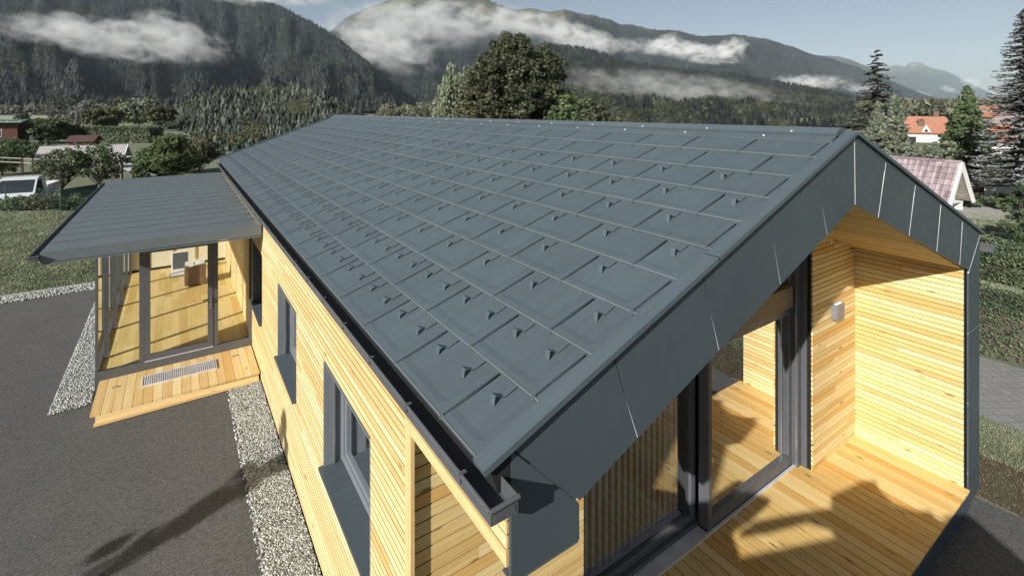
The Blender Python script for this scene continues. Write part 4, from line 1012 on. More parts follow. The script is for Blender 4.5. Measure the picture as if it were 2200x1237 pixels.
# tiled open garden house, its ridge seen from the side
ghp = P(2066, 26.5)
gh = empty('garden_house', (0, 0, 0), 0, 'small open garden house with steep mauve tiled roof and white bargeboards', 'garden house')
RV = Vector((CA, -SA, 0)); DV = Vector((SA, CA, 0)); A0 = RV * 23.5 + DV * 25.7
ax = (RV * -.437 + DV * .9).normalized(); Lr = 6.4; pr = Vector((ax.y, -ax.x, 0))
if pr.dot(Vector((0, 0, 0)) - Vector((A0.x, A0.y, 0))) < 0: pr = -pr
rz0, ez, hw = 2.58, .50, 1.22
def tiled_slope(mb, a, along, L, down, D, cols_w=.30, row=.335):
    """overlapping profiled tiles as rolls and steps"""
    dn = down.normalized(); nm = along.cross(dn).normalized();  nm = nm if nm.z > 0 else -nm
    nr = int(D / row); nc = int(L / cols_w)
    for i in range(nr):
        for j in range(nc):
            o = a + along * (j * cols_w) + dn * (i * row) + nm * rng.uniform(0, .006)
            r = rng.random()
            prof = [(0, .012), (.10, .055), (.20, .012), (.29, .005)]
            up = [o + along * x + nm * z for x, z in prof]; lo = [q + dn * (row + .03) + nm * .045 for q in up]
            for k in range(3): mb.face([up[k], up[k + 1], lo[k + 1], lo[k]], [(0, 0)] * 4, r)
            b_ = [q - nm * .05 for q in lo]
            for k in range(3): mb.face([lo[k], lo[k + 1], b_[k + 1], b_[k]], [(0, 0)] * 4, r)
t = NT('mauve_tiles'); r = t.attr(); k = t.noise(t.coord(), 5, 4)
t.bsdf(t.mix(t.math('MULTIPLY', k, .5), t.ramp(r, [(0, (.15, .105, .12)), (.5, (.27, .20, .22)), (1, (.38, .31, .33))]), (.36, .31, .32)), .6); MT = t.mat
A = Vector((A0.x, A0.y, rz0)); dn = pr * hw + Vector((0, 0, ez - rz0))
rb = MB(); tiled_slope(rb, A + ax * .1, ax, Lr, dn, dn.length); dn2 = -pr * hw + Vector((0, 0, ez - rz0)); tiled_slope(rb, A + ax * .1, ax, Lr, dn2, dn2.length)
for i in range(int(Lr / .36)): rb.tube([A + ax * (.05 + i * .36) + Vector((0, 0, .03)), A + ax * (.40 + i * .36) + Vector((0, 0, .02))], [.10, .085], 8, rng.random())
rb.build('roof', MT, gh)
rb = MB()
for d_ in (dn, dn2):
    nm = ax.cross(d_).normalized(); nm = nm if nm.z > 0 else -nm
    rb.obox(A + ax * .12 - nm * .05, ax * (Lr - .1), d_, nm * .03)
rb.build('roof_boarding', M['greywood'], gh)
rb = MB()
for d_ in (dn, dn2):
    nm = ax.cross(d_).normalized(); nm = nm if nm.z > 0 else -nm
    rb.obox(A - ax * .02 - nm * .14 + nm * .04, ax * .12, d_ * 1.02, nm * .16)
    rb.obox(A + ax * .9 - nm * .17, ax * .08, d_ * .95, nm * .11)
rb.build('bargeboard', M['white'], gh)
rb = MB()
for s_ in (0.95, 3.4):
    for w_ in (-1, 1): q = A + ax * s_ + pr * w_ * (hw - .45); rb.box(q.x - .06, q.x + .06, q.y - .06, q.y + .06, 0, .85)
rb.build('posts', M['white'], gh)
bn = empty('bench', (0, 0, 0), 0, 'white bench standing under the garden house gable', 'bench'); b = MB(); q = A + ax * .35 - pr * .1
b.obox(q - pr * .8 + Vector((0, 0, -rz0 + .42)), pr * 1.5, ax * .4, Vector((0, 0, .05))); b.build('seat', M['white'], bn)
b = MB(); b.obox(q - pr * .8 + ax * .36 + Vector((0, 0, -rz0 + .50)), pr * 1.5, ax * .04, Vector((0, 0, .4))); b.build('backrest', M['white'], bn)
for e in (0.05, 1.35): b = MB(); b.obox(q - pr * .8 + pr * e + Vector((0, 0, -rz0)), pr * .07, ax * .38, Vector((0, 0, .42))); b.build('leg', M['white'], bn)

def wall_line(name, u0, d0, u1, d1, z0, z1, th, mat, label, cat='wall'):
    a = P(u0, d0); b_ = P(u1, d1); e = b_ - a; nrm = Vector((-e.y, e.x, 0)).normalized() * th
    mb = MB(); mb.obox((a.x, a.y, z0), e, nrm, (0, 0, z1 - z0)); mb.obox((a.x, a.y, z1), e, nrm * 1.15, (0, 0, .05)); return tag(mb.build(name, mat, bevel=.01), label, cat)
wall_line('garden_wall', 2096, 29.2, 2215, 27.6, 0, .95, .2, M['plaster'], 'low white plastered garden wall behind the driveway')
st_ = empty('wood_stack', P(2085, 28.3), -YAW - .5, 'dark brown stacked timber beside the garden house gable', 'wood pile')
b = MB()
for i in range(9):
    for j in range(2): b.box(-.45 + .02 * (i % 2), .45, -.5 + j * .5, -.03 + j * .5, .01 + i * .14, .01 + i * .14 + .125)
b.build('planks', M['darkwood'], st_)

# orange roofed house
def house_block(name, p, rz, w, d, h, rise, wall, roofm, label, windows=(), chim=(), hip=0.0, over=.4, dormer=None):
    o = empty(name, p, rz, label, 'house'); b = MB(); b.box(-w / 2, w / 2, -d / 2, d / 2, 0, h)
    if not hip: b.prism([(-w / 2, -d / 2, h), (-w / 2, d / 2, h), (-w / 2, 0, h + rise)], (w, 0, 0))
    b.build('wall', wall, o)
    r_ = MB(); t_ = .14; W = w / 2 + over; D = d / 2 + over; ez_ = h - over * rise / (d / 2)
    for s in (-1, 1):
        q = [Vector((-W, s * D, ez_)), Vector((W, s * D, ez_)), Vector((W - hip, 0, h + rise)), Vector((-W + hip, 0, h + rise))]
        up = Vector((0, 0, t_)); q2 = [v + up for v in q]; uvs = [(v.x, math.hypot(v.y - s * D, v.z - ez_)) for v in q]
        r_.face([q2[i] for i in ((0, 1, 2, 3) if s < 0 else (3, 2, 1, 0))], [uvs[i] for i in ((0, 1, 2, 3) if s < 0 else (3, 2, 1, 0))])
        r_.face([q[i] for i in ((3, 2, 1, 0) if s < 0 else (0, 1, 2, 3))])
        r_.face([q[0], q[1], q2[1], q2[0]] if s < 0 else [q[1], q[0], q2[0], q2[1]])
    for s in (-1, 1):
        a, b1, c_ = Vector((s * W, -D, ez_ + .14)), Vector((s * W, D, ez_ + .14)), Vector((s * (W - hip), 0, h + rise + .14))
        if hip: r_.face([a, b1, c_] if s > 0 else [b1, a, c_], [(v.y, v.z) for v in ((a, b1, c_) if s > 0 else (b1, a, c_))])
        else: r_.prism([a, a - Vector((0, 0, .14)), c_ - Vector((0, 0, .14)), b1 - Vector((0, 0, .14)), b1, c_], (-s * .02, 0, 0))
    ro = r_.build('roof', roofm, o)
    for (x, y, zt, s) in chim:
        c_ = MB(); c_.box(x - s / 2, x + s / 2, y - s / 2, y + s / 2, h, zt); c_.box(x - s * .62, x + s * .62, y - s * .62, y + s * .62, zt + .12, zt + .2); c_.box(x - s * .3, x + s * .3, y - s * .3, y + s * .3, zt, zt + .12)
        c_.build('chimney', simple('chimney_brown', (.13, .08, .065), .7), ro)
    for (x, y, z, ww, hh, ax_) in windows:
        f_ = MB()
        if ax_ == 'y': f_.box(x - ww / 2, x + ww / 2, y - .03, y + .03, z, z + hh); g_ = MB(); g_.box(x - ww / 2 + .1, x + ww / 2 - .1, y - .05 if y < 0 else y + .03, y - .03 if y < 0 else y + .05, z + .1, z + hh - .1)
        else: f_.box(x - .03, x + .03, y - ww / 2, y + ww / 2, z, z + hh); g_ = MB(); g_.box(x - .05 if x < 0 else x + .03, x - .03 if x < 0 else x + .05, y - ww / 2 + .1, y + ww / 2 - .1, z + .1, z + hh - .1)
        fo = f_.build('window', M['white'], o); g_.build('pane', M['winblack'], fo)
    return o
hp = P(1990, 88, -1.6)
oh = house_block('orange_roof_house', hp, facing(hp, .12), 8.6, 9.0, 3.2, 2.55, M['plaster'], M['orangetile'], 'house with broad orange tiled roof and two brown chimneys', hip=2.2,
    chim=((-1.0, -2.6, 5.2, .9), (1.35, .2, 6.75, .75)), windows=((-2.4, -4.5, 1.2, 1.2, 1.3, 'y'), (2.4, -4.5, 1.2, 1.2, 1.3, 'y')))
b = MB(); b.prism([(-1.25, -4.6, 3.1), (.15, -4.6, 3.1), (-.55, -4.6, 4.5)], (0, .8, 0)); b.build('dormer', M['white'], oh)
b = MB(); b.prism([(-.85, -4.62, 3.3), (-.25, -4.62, 3.3), (-.55, -4.62, 3.9)], (0, .01, 0)); b.build('dormer_window', M['winblack'], oh)
hp = P(2150, 60, -1.0); house_block('orange_roof_house', hp, facing(hp, .1), 5, 6, 2.8, 1.6, M['plaster'], M['orangetile'], 'orange roof glimpsed through the blue spruce branches')
hp = P(2122, 75, -1.0); house_block('pale_house', hp, facing(hp, -.5), 4, 6, 5.5, 1.4, simple('rose_plaster', (.42, .33, .31), .9), M['orangetile'], 'tall pale rose house wall half hidden by the blue spruce')
# brick house under green netting
hp = Pg(-32, 84); bh = house_block('brick_house', hp, facing(hp, -.25), 9.5, 7, 3.9, 0.35, M['brickred'], M['netgreen'], 'unfinished red brick house under green roof netting', over=.7,
    windows=((2.2, -3.5, 1.5, 1.3, 1.3, 'y'), (-1.6, -3.5, 1.5, 1.3, 1.3, 'y'), (2.9, -3.5, .15, .9, 1.2, 'y')))
b = MB()
for i in range(8): b.box(-5.3 + i * 1.5, -5.22 + i * 1.5, -4.35, -4.27, 4.0, 4.2); 
b.box(-5.4, 5.4, -4.36, -4.28, 3.95, 4.02); b.build('netting_battens', M['plaster'], bh)
b = MB()
for i in range(6): b.box(-4.8 + i * 2.0, -4.72 + i * 2.0, -6.4, -6.32, 0, 1.05)
b.box(-4.8, 5.6, -6.4, -6.34, .98, 1.06); b.box(-4.8, 5.6, -6.4, -6.36, .5, .55)
tag(b.build('terrace_railing', M['plaster'], None), 'white railing standing in front of the brick house', 'railing').location = hp; bpy.data.objects['terrace_railing'].rotation_euler = (0, 0, facing(hp, -.25))
hp = Pg(72, 100); house_block('pale_house', hp, facing(hp, .5), 6, 7, 2.6, 1.5, M['plaster'], M['darkwood'], 'white house with dark low roof right of the brick house', windows=((-1.5, -3.5, 1.0, 1.0, 1.1, 'y'), (1.5, -3.5, 1.0, 1.0, 1.1, 'y')))
hp = Pg(182, 84); house_block('red_roof_hut', hp, facing(hp, -.35), 3.2, 3, .9, .7, M['brickred'], simple('dull_red_sheet', (.085, .05, .048), .6), 'low brick hut with dull red roof before the hedge')
# corrugated shed
def corrug(mb, a, along, L, down, pitch=.18, amp=.014):
    dn = down; n_ = int(L / pitch * 4); nm = along.cross(dn).normalized(); nm = nm if nm.z > 0 else -nm
    pts = [a + along * (i * pitch / 4) + nm * amp * math.sin(i * math.pi / 2) for i in range(n_ + 1)]
    for p_, q_ in zip(pts, pts[1:]): mb.face([p_, q_, q_ + dn, p_ + dn])
sp = Pg(182, 50); sh = empty('corrugated_shed', sp, facing(sp, -.30), 'long shed with pale corrugated roof behind the apple trees', 'shed')
b = MB(); w, d_, hh, rr = 6.4, 2.3, 1.45, .95
for s in (-1, 1): corrug(b, Vector((-w / 2 - .3, 0, hh + rr)), Vector((1, 0, 0)), w + .7, Vector((0, s * (d_ / 2 + .5), -(rr + .40))))
b.build('roof', simple('corrugated_sheet', (.40, .38, .39), .45, var=.2), sh)
b = MB(); b.box(-w / 2, w / 2 - .4, -d_ / 2, d_ / 2, 0, hh - .02); b.build('wall', M['greywood'], sh)
b = MB()
for s in (-1, 1): b.obox((w / 2 + .36, 0, hh + rr - .10), (0, s * (d_ / 2 + .5), -(rr + .40)), (.05, 0, 0), (0, 0, .13))
b.build('bargeboard', M['white'], sh)
b = MB(); b.prism([(w / 2 - .38, -d_ / 2, hh), (w / 2 - .38, d_ / 2, hh), (w / 2 - .38, 0, hh + rr - .05)], (.02, 0, 0)); b.build('gable', M['darkwood'], sh)
sp = Pg(262, 42); sh = empty('wooden_shelter', sp, facing(sp, .5), 'small dark wooden shelter between apple tree and green bush', 'shelter')
b = MB(); b.prism([(-.6, -.9, 1.45), (.0, -.9, 2.0), (.6, -.9, 1.45), (.6, -.9, 1.38), (0, -.9, 1.92), (-.6, -.9, 1.38)], (0, 1.8, 0)); b.build('roof', M['greywood'], sh)
for x in (-.45, .45):
    for y in (-.75, .75): b = MB(); b.box(x - .04, x + .04, y - .04, y + .04, 0, 1.5); b.build('post', M['greywood'], sh)
b = MB(); b.box(-.42, .42, .6, .64, 0, 1.4); b.box(-.44, -.41, -.7, .6, 0, 1.4); b.build('panel', M['darkwood'], sh)
# timber rail frame
tr = empty('timber_rail', (0, 0, 0), 0, 'weathered timber rail frame on posts behind the white truck', 'rail')
b = MB(); a, c_ = Pg(-20, 44), Pg(92, 42)
for zz in (1.72, 1.35): b.obox((a.x, a.y, a.z + zz), (c_ - a), (0, .1, 0), (0, 0, .08))
b.build('rails', M['greywood'], tr)
for f_ in (.1, .62, .82, .98): b = MB(); q = a.lerp(c_, f_); b.box(q.x - .07, q.x + .07, q.y - .07, q.y + .07, q.z, q.z + 1.8); b.build('post', M['darkwood'], tr)
# utility poles with wires
prev = None; wires = MB()
pole_list = [(148, 300, 9.5, 'thin utility pole left of the grey willows'), (176, 180, 6.5, 'utility pole standing before the grey willows'), (72, 380, 9, 'far utility pole over the open field')]
for u, d, h, lb in pole_list:
    q = Pg(u, d); b = MB(); b.tube([q, q + Vector((0, 0, h))], [.14, .09], 6); b.box(q.x - .9, q.x + .9, q.y - .05, q.y + .05, q.z + h - .6, q.z + h - .5); tag(b.build('utility_pole', M['greywood']), lb, 'pole', 'utility poles on the meadow')
qs = [Pg(u, d) + Vector((0, 0, h - .5)) for u, d, h, _ in pole_list]
wires.tube([qs[2], qs[0], qs[1], Pg(330, 150) + Vector((0, 0, 6))], .035, 4); tag(wires.build('overhead_wire', M['rubber']), 'thin wire running between the utility poles', 'wire')

# wire fence
M['fencegreen'] = simple('fence_green', (.035, .10, .075), .5)
fpts = [Pg(12, 26.6), Pg(130, 26.0), Pg(250, 25.5)]
fe = empty('wire_fence', (0, 0, 0), 0, 'green wire mesh fence with slim posts at the lawn edge', 'fence')
for u, d in ((12, 26.6), (130, 26.0), (-110, 27.2), (250, 25.4)):
    q = P(u, d, 0); b = MB(); b.tube([q, q + Vector((0, 0, 1.28))], .028, 8); b.build('post', M['fencegreen'], fe)
b = MB(); a = P(-110, 27.2, .05); c_ = P(250, 25.4, .05); e = c_ - a; L = e.length; e.normalize(); Hh = 1.1; step = .085
nn = int(L / step)
for i in range(nn):
    for s in (0, 1):
        x0_ = i * step; x1_ = x0_ + Hh
        if x1_ > L: continue
        p0 = a + e * (x0_ if s == 0 else x1_); p1 = a + e * (x1_ if s == 0 else x0_) + Vector((0, 0, Hh))
        d_ = Vector((0, 0, .0011)); b.face([p0 - d_, p0 + d_, p1 + d_, p1 - d_])
for zz in (.02, .55, 1.1): b.face([a + Vector((0, 0, zz)), a + e * L + Vector((0, 0, zz)), a + e * L + Vector((0, 0, zz + .004)), a + Vector((0, 0, zz + .004))])
b.build('mesh', M['fencegreen'], fe)
b = MB(); a = Pg(132, 33.5); c_ = Pg(225, 36.5); b.obox((a.x, a.y, a.z), c_ - a, (0, .05, 0), (0, 0, .55)); 
tag(b.build('low_board_fence', simple('blue_grey_mesh', (.075, .10, .105), .6)), 'low blue grey fence panel behind the apple tree trunks', 'fence')

# white dropside truck, three quarter view
cx = P(10, 29.4); cr_ = P(61, 29.0)
fl = P(66, 28.6); rl = P(132, 33.2); fr_ = P(0, 28.9)
hd = (fl - rl); hd.z = 0; hd.normalize(); ang = math.atan2(hd.y, hd.x)
gzv = 5.3 - (385 - 238) * 29 / 1060.0 - 1.92
van = empty('white_truck', (fl.x, fl.y, gzv), ang, 'white dropside truck parked nose out behind the wire fence', 'truck')
M['carwhite'] = NT('white_car_paint'); M['carwhite'].bsdf((.62, .64, .66), .25, 0, None, .5, {'Coat Weight': .5}); M['carwhite'] = M['carwhite'].mat
M['carglass'] = NT('car_glass'); M['carglass'].bsdf((.03, .035, .04), .05, 0, None, .6); M['carglass'] = M['carglass'].mat
Wd = 1.9
# local: x forward (front bumper at 0), y to the left (left side at 0, right at -Wd)
prof = [(0.0, .30), (0.02, .62), (-.10, .88), (-.62, 1.10), (-1.36, 1.84), (-1.75, 1.95), (-2.45, 1.96), (-2.62, 1.90), (-2.66, .92), (-2.66, .30)]
def loft(prof, y0, y1, inset):
    b = MB(); n_ = len(prof); ins = lambda z: inset * max(0, (z - 1.0))
    Lf = [Vector((x, y1 - ins(z), z)) for x, z in prof]; Rt = [Vector((x, y0 + ins(z), z)) for x, z in prof]
    b.face(Lf, None); b.face(Rt[::-1], None)
    for i in range(n_): j = (i + 1) % n_; b.face([Lf[j], Lf[i], Rt[i], Rt[j]])
    return b
b = loft(prof, -Wd, 0, .13); b.build('cab', M['carwhite'], van, bevel=.05)
b = MB(); yi = .10; b.prism([(-.66, -.13, 1.13), (-1.33, -.20, 1.80), (-1.33, -Wd + .20, 1.80), (-.66, -Wd + .13, 1.13)], (.025, 0, .022)); b.build('windscreen', M['carglass'], van)
b = MB(); b.prism([(-.86, -.005, 1.12), (-1.42, -.085, 1.74), (-1.95, -.10, 1.80), (-2.02, -.005, 1.10)], (0, .012, .0)); b.build('side_window', M['carglass'], van)
b = MB(); b.box(-2.12, -2.06, .0, .006, .55, 1.15); b.box(-2.0, -1.86, .002, .03, .98, 1.03); b.build('door_handle', M['rubber'], van)
b = MB(); b.box(-1.02, -.86, .03, .19, 1.02, 1.30); b.build('mirror', M['rubber'], van, bevel=.03)
b = MB(); b.box(.0, .05, -Wd + .05, -.05, .30, .52); b.box(.005, .03, -Wd + .55, -.55, .60, .72); b.build('bumper', M['framegrey'], van, bevel=.02)
for y in (-.30, -Wd + .30): b = MB(); b.prism([(.01, y - .2, .62), (.01, y + .2, .62), (-.10, y + .24, .86), (-.10, y - .16, .86)], (.02, 0, .01)); b.build('headlight', simple('headlight', (.5, .52, .54), .1), van)
b = MB(); b.box(-5.1, -2.72, -Wd, -Wd + .04, .72, 1.30); b.box(-5.1, -2.72, -.04, 0.0, .72, 1.30); b.box(-5.12, -5.08, -Wd, 0, .72, 1.30); b.box(-5.1, -2.72, -Wd + .04, -.04, .70, .76); b.build('dropside_bed', M['carwhite'], van, bevel=.01)
b = MB(); b.box(-4.9, -2.6, -Wd + .3, -.3, .45, .70); b.build('chassis', M['rubber'], van)
b = MB(); b.box(-5.1, -3.2, -.02, .012, .22, .66); b.build('side_skirt', M['carwhite'], van)
for x in (-.95, -4.2):
    for y in (-.12, -Wd + .12):
        b = MB(); b.tube([(x, y - .1, .33), (x, y + .1, .33)], .33, 20); wo_ = b.build('wheel', M['rubber'], van); b = MB(); b.tube([(x, y - .104, .33), (x, y + .104, .33)], .19, 14); b.build('rim', M['alu'], wo_)
b = MB()                                             # red letter R on the side board
def rr(x0, x1, z0, z1): b.box(-(x1), -(x0), .001, .006, z0, z1)
ox, oz, s_ = 4.02, .88, .30
rr(ox, ox + .07, oz, oz + s_); rr(ox - .05, ox + .12, oz, oz + .03); rr(ox - .05, ox + .02, oz + s_ - .03, oz + s_); 
b = MB(); X = lambda v: -3.72 - v
def rq(v0, v1, z0, z1): b.box(X(v1), X(v0), .001, .007, z0, z1)
rq(.03, .09, .90, 1.20); rq(.0, .12, .90, .925); rq(.0, .20, 1.175, 1.20); rq(.18, .24, 1.06, 1.19); rq(.09, .20, 1.045, 1.07)
b.prism([(X(.12), .001, 1.05), (X(.17), .001, 1.05), (X(.28), .001, .90), (X(.21), .001, .90)], (0, .006, 0)); b.build('red_letter', simple('red_paint', (.45, .03, .04), .5), van)

# unseen lifting platform below the camera; its plate is cut to shade the terrace
lift = empty('lifting_platform', (0, 0, 0), 0, 'unseen grey work platform with a plate shaped to shade the terrace', 'platform')
M['liftgrey'] = coated('lift_paint', (.25, .25, .24), .5)
zc = H0 - 1.3
edge = [(1.47, -.99), (1.30, -.75), (1.07, -.72), (1.20, -.60), (1.02, -.50), (.94, -.29), (1.06, -.10), (1.22, .00), (1.05, .10), (.66, .17), (.42, .22), (.20, .12), (-.18, .30), (-.80, .56), (-1.10, .57), (-.80, .42), (-.23, .22), (-.10, .02), (-.17, -.13), (-1.45, .40), (-1.70, .50), (-1.95, -1.4), (-1.2, -3.4), (.7, -3.2), (1.11, -1.56)]
b = MB()
def tri_plate(mb, poly, z, th):
    import mathutils.geometry as mg
    idx = mg.tessellate_polygon([[Vector((x, y, 0)) for x, y in poly]])
    for tr_ in idx: mb.prism([(poly[i][0], poly[i][1], z) for i in tr_], (0, 0, -th))
tri_plate(b, edge, zc, .05); tri_plate(b, [(-1.40, .40), (-1.16, .66), (-1.5, .98), (-3.8, 1.7), (-3.8, -1.4), (-1.96, -1.4), (-1.70, .30)], zc + .003, .05); tri_plate(b, [(-1.155, .665), (-.83, .62), (-.29, .64), (-.42, .95), (-1.5, 1.35), (-1.495, .985)], zc - .003, .05); b.build('shade_plate', M['liftgrey'], lift)  # extra plates added to widen the shade over deck and door
b = MB(); b.box(-.9, -.3, -2.6, -1.6, 0.5, zc - .06); b.build('mast', M['liftgrey'], lift)
b = MB(); b.box(-1.8, .5, -3.4, -1.0, .25, .9); b.build('chassis', M['liftgrey'], lift)
for x in (-1.5, .2):
    for y in (-3.1, -1.3): b = MB(); b.tube([(x - .12, y, .3), (x + .12, y, .3)], .3, 16); b.build('wheel', M['rubber'], lift)

# ================================================================ MOUNTAINS AND FOREST
def interp(tab, u): tab = np.array(tab, float); return np.interp(u, tab[:, 0], tab[:, 1])
def mountain(u, t, vr, vb, d0, d1, rel, seed, pw=1.0, gfreq=.012):
    """surface of one mountain flank: bearing u, t = 0 at the foot .. 1 at the crest"""
    dd0 = interp(d0, u); dd1 = interp(d1, u); d = dd0 + (dd1 - dd0) * t
    v = vb + (interp(vr, u) - vb) * t ** pw
    z = H0 - (v - VH) / FPX * d
    gul = fbm2(u * gfreq + 40, t * 2.2 + 11, seed, 5) - .5; gl2 = np.abs(fbm2(u * gfreq * 1.9 + 9, t * 1.1 + 3, seed + 9, 3) - .5)
    env = np.clip(t * 5, 0, 1) * np.clip((1.0 - t) * 3.0 + .06, 0, 1)
    z = z + rel * env * (gul * 1.3 + gl2 * .9 - .2)
    d = d + rel * env * (fbm2(u * gfreq * 1.3 + 77, t * 3 + 5, seed + 3, 3) - .5) * 1.2
    x = (u - UC) / FPX
    return d * (x * CA + SA), d * (-x * SA + CA), np.maximum(z, -1.2) if vb < 239 else z
def flank(name, nu, nt, u0, u1, args, mat):
    U, T = np.meshgrid(np.linspace(u0, u1, nu), np.linspace(0, 1, nt), indexing='ij')
    X, Y, Z = mountain(U.ravel(), T.ravel(), *args)
    X, Y, Z = X.reshape(nu, nt), Y.reshape(nu, nt), Z.reshape(nu, nt)
    # back slope beyond the crest
    bx, by = X[:, -1:] * 1.25, Y[:, -1:] * 1.25; bz = np.full_like(bx, -5.0)
    X = np.hstack([X, bx]); Y = np.hstack([Y, by]); Z = np.hstack([Z, bz]); nt += 1
    V = np.stack([X.ravel(), Y.ravel(), Z.ravel()], 1); I, J = np.meshgrid(np.arange(nu - 1), np.arange(nt - 1), indexing='ij'); q = (I * nt + J).ravel()
    F = np.stack([q, q + nt, q + nt + 1, q + 1], 1)
    return tag(np_mesh(name, V, F, np.full(len(F), .5), mat, smooth=True), kind='structure')
def hillmat(name, floor, meadow, rock, zm, zr, sc=.01):
    t = NT(name); c = t.coord(); sp = t.n('SeparateXYZ'); t.l(c, sp.inputs[0])
    k = t.noise(c, sc, 5, .65); k2 = t.noise(c, sc * 9, 4, .7)
    hz = t.math('ADD', sp.outputs[2], t.math('MULTIPLY', t.math('SUBTRACT', k, .5), 700.0))
    m1 = t.n('MapRange'); t.setin(m1, {0: hz, 1: zm, 2: zm + 160, 3: 0.0, 4: 1.0}); m2 = t.n('MapRange'); t.setin(m2, {0: hz, 1: zr, 2: zr + 100, 3: 0.0, 4: 1.0})
    fl = t.mix(t.ramp(k2, [(.35, (0, 0, 0)), (.7, (.6, .6, .6))]), floor, tuple(x * 1.9 for x in floor))
    col = t.mix(m1.outputs[0], fl, meadow); col = t.mix(m2.outputs[0], col, rock)
    t.bsdf(col, .95, 0, t.bump(k2, .8, 12.0), .1); return t.mat
M1 = dict(vr=[(-300, -90), (200, -75), (430, -35), (500, -12), (545, 6), (590, 12), (640, 34), (690, 60), (713, 75), (740, 97), (770, 122), (800, 152), (820, 186), (835, 212), (855, 236)], vb=238.0,
          d0=[(-300, 640), (400, 760), (860, 900)], d1=[(-300, 2500), (500, 2500), (713, 2000), (860, 1250)], rel=170, seed=5)
M2 = dict(vr=[(560, 170), (700, 74), (745, 36), (800, 12), (850, -3), (960, -16), (1040, -6), (1070, 9), (1110, 21), (1140, 18), (1180, 27), (1212, 20), (1240, 30), (1280, 36), (1330, 53), (1360, 55), (1400, 62), (1450, 66), (1500, 77), (1560, 76), (1600, 79), (1640, 84), (1680, 93), (1720, 107), (1755, 117), (1790, 126), (1830, 142), (1870, 156), (1950, 188), (2060, 232)], vb=237.0,
          d0=[(560, 1300), (2060, 2400)], d1=[(560, 4300), (1500, 4600), (2060, 5600)], rel=420, seed=15)
M3 = dict(vr=[(1060, 150), (1120, 112), (1180, 100), (1250, 108), (1300, 122), (1350, 137), (1420, 150), (1500, 158), (1600, 168), (1700, 188), (1780, 205), (1850, 221), (1905, 236)], vb=272.0,
          d0=[(1060, 152), (1905, 156)], d1=[(1060, 1500), (1500, 1500), (1905, 1100)], rel=14, seed=25)
M4 = dict(vr=[(1660, 160), (1740, 118), (1800, 121), (1830, 129), (1860, 142), (1900, 168), (1950, 196), (2010, 234)], vb=237.0, d0=[(1660, 5200), (2010, 5200)], d1=[(1660, 8000), (2010, 7800)], rel=260, seed=35)
M5 = dict(vr=[(1780, 190), (1850, 160), (1890, 149), (1925, 138), (1945, 142), (1953, 134), (1968, 129), (1984, 136), (2000, 145), (2030, 152), (2060, 165), (2100, 186), (2140, 206), (2180, 222), (2240, 236)], vb=236.5, d0=[(1780, 7600), (2240, 7600)], d1=[(1780, 12500), (2240, 12000)], rel=230, seed=45)
def ar(m): return (m['vr'], m['vb'], m['d0'], m['d1'], m['rel'], m['seed'])
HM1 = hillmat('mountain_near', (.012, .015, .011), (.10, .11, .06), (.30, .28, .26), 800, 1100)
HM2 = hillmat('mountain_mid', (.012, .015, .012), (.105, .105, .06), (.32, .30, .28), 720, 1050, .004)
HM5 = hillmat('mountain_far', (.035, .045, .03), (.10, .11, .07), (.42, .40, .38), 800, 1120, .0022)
flank('hills', 260, 60, -320, 860, ar(M1), HM1); flank('hills', 300, 60, 560, 2060, ar(M2), HM2); flank('hills', 170, 40, 1060, 1905, ar(M3), HM1)
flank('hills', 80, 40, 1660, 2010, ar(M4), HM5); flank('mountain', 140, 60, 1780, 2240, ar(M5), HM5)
# small far foothill and the wooded plain on the right
M6 = dict(vr=[(1880, 234), (1920, 226), (1965, 222), (2010, 229), (2060, 236)], vb=237.5, d0=[(1880, 3000), (2060, 3000)], d1=[(1880, 4200), (2060, 4200)], rel=20, seed=55)
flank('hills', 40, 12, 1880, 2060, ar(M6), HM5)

def star(tiers, n, jag=.35, drop=.0):
    V = []; F = []; 
    for k in range(tiers):
        zb = k / tiers * .9 + .06; zt = min(1.0, zb + 1.35 / tiers + .08); rb = (1 - zb) ** .85
        c = len(V); V.append((0, 0, zt))
        for i in range(n):
            a = 6.283 * i / n + k * 1.3; r = rb * (1 + jag * (1 if i % 2 else -1) * .5); V.append((r * math.cos(a), r * math.sin(a), zb - (.03 if i % 2 else -.02)))
        for i in range(n): F.append((c, c + 1 + i, c + 1 + (i + 1) % n))
    return np.array(V), np.array(F)
def ball(n=6, m=3):
    V = [(0, 0, .12)]; F = []
    for j in range(m):
        th = math.pi * (j + 1) / (m + 1)
        for i in range(n): a = 6.283 * (i + .5 * j) / n; V.append((math.sin(th) * math.cos(a), math.sin(th) * math.sin(a), .55 - .45 * math.cos(th)))
    V.append((0, 0, 1.0)); t = len(V) - 1
    for i in range(n): F.append((0, 1 + (i + 1) % n, 1 + i)); F.append((t, t - n + i, t - n + (i + 1) % n))
    for j in range(m - 1):
        for i in range(n):
            a, b, c, d = 1 + j * n + i, 1 + j * n + (i + 1) % n, 1 + (j + 1) * n + i, 1 + (j + 1) * n + (i + 1) % n; F += [(a, b, d), (a, d, c)]
    return np.array(V), np.array(F)
def leafy(n=34):
    rs = np.random.RandomState(5); D = rs.normal(0, 1, (n, 3)); D /= np.linalg.norm(D, axis=1)[:, None]; D *= rs.uniform(.55, 1, (n, 1)) * (1 + .25 * rs.normal(0, 1, (n, 1)))
    C = D * np.array([.9, .9, .45]) + np.array([0, 0, .55]); s_ = 1.9 / math.sqrt(n); V = []
    for c in C:
        for k in range(3): V.append(c + rs.normal(0, 1, 3) * s_ * np.array([1, 1, .6]) * .62)
    return np.array(V), np.arange(3 * n).reshape(-1, 3)
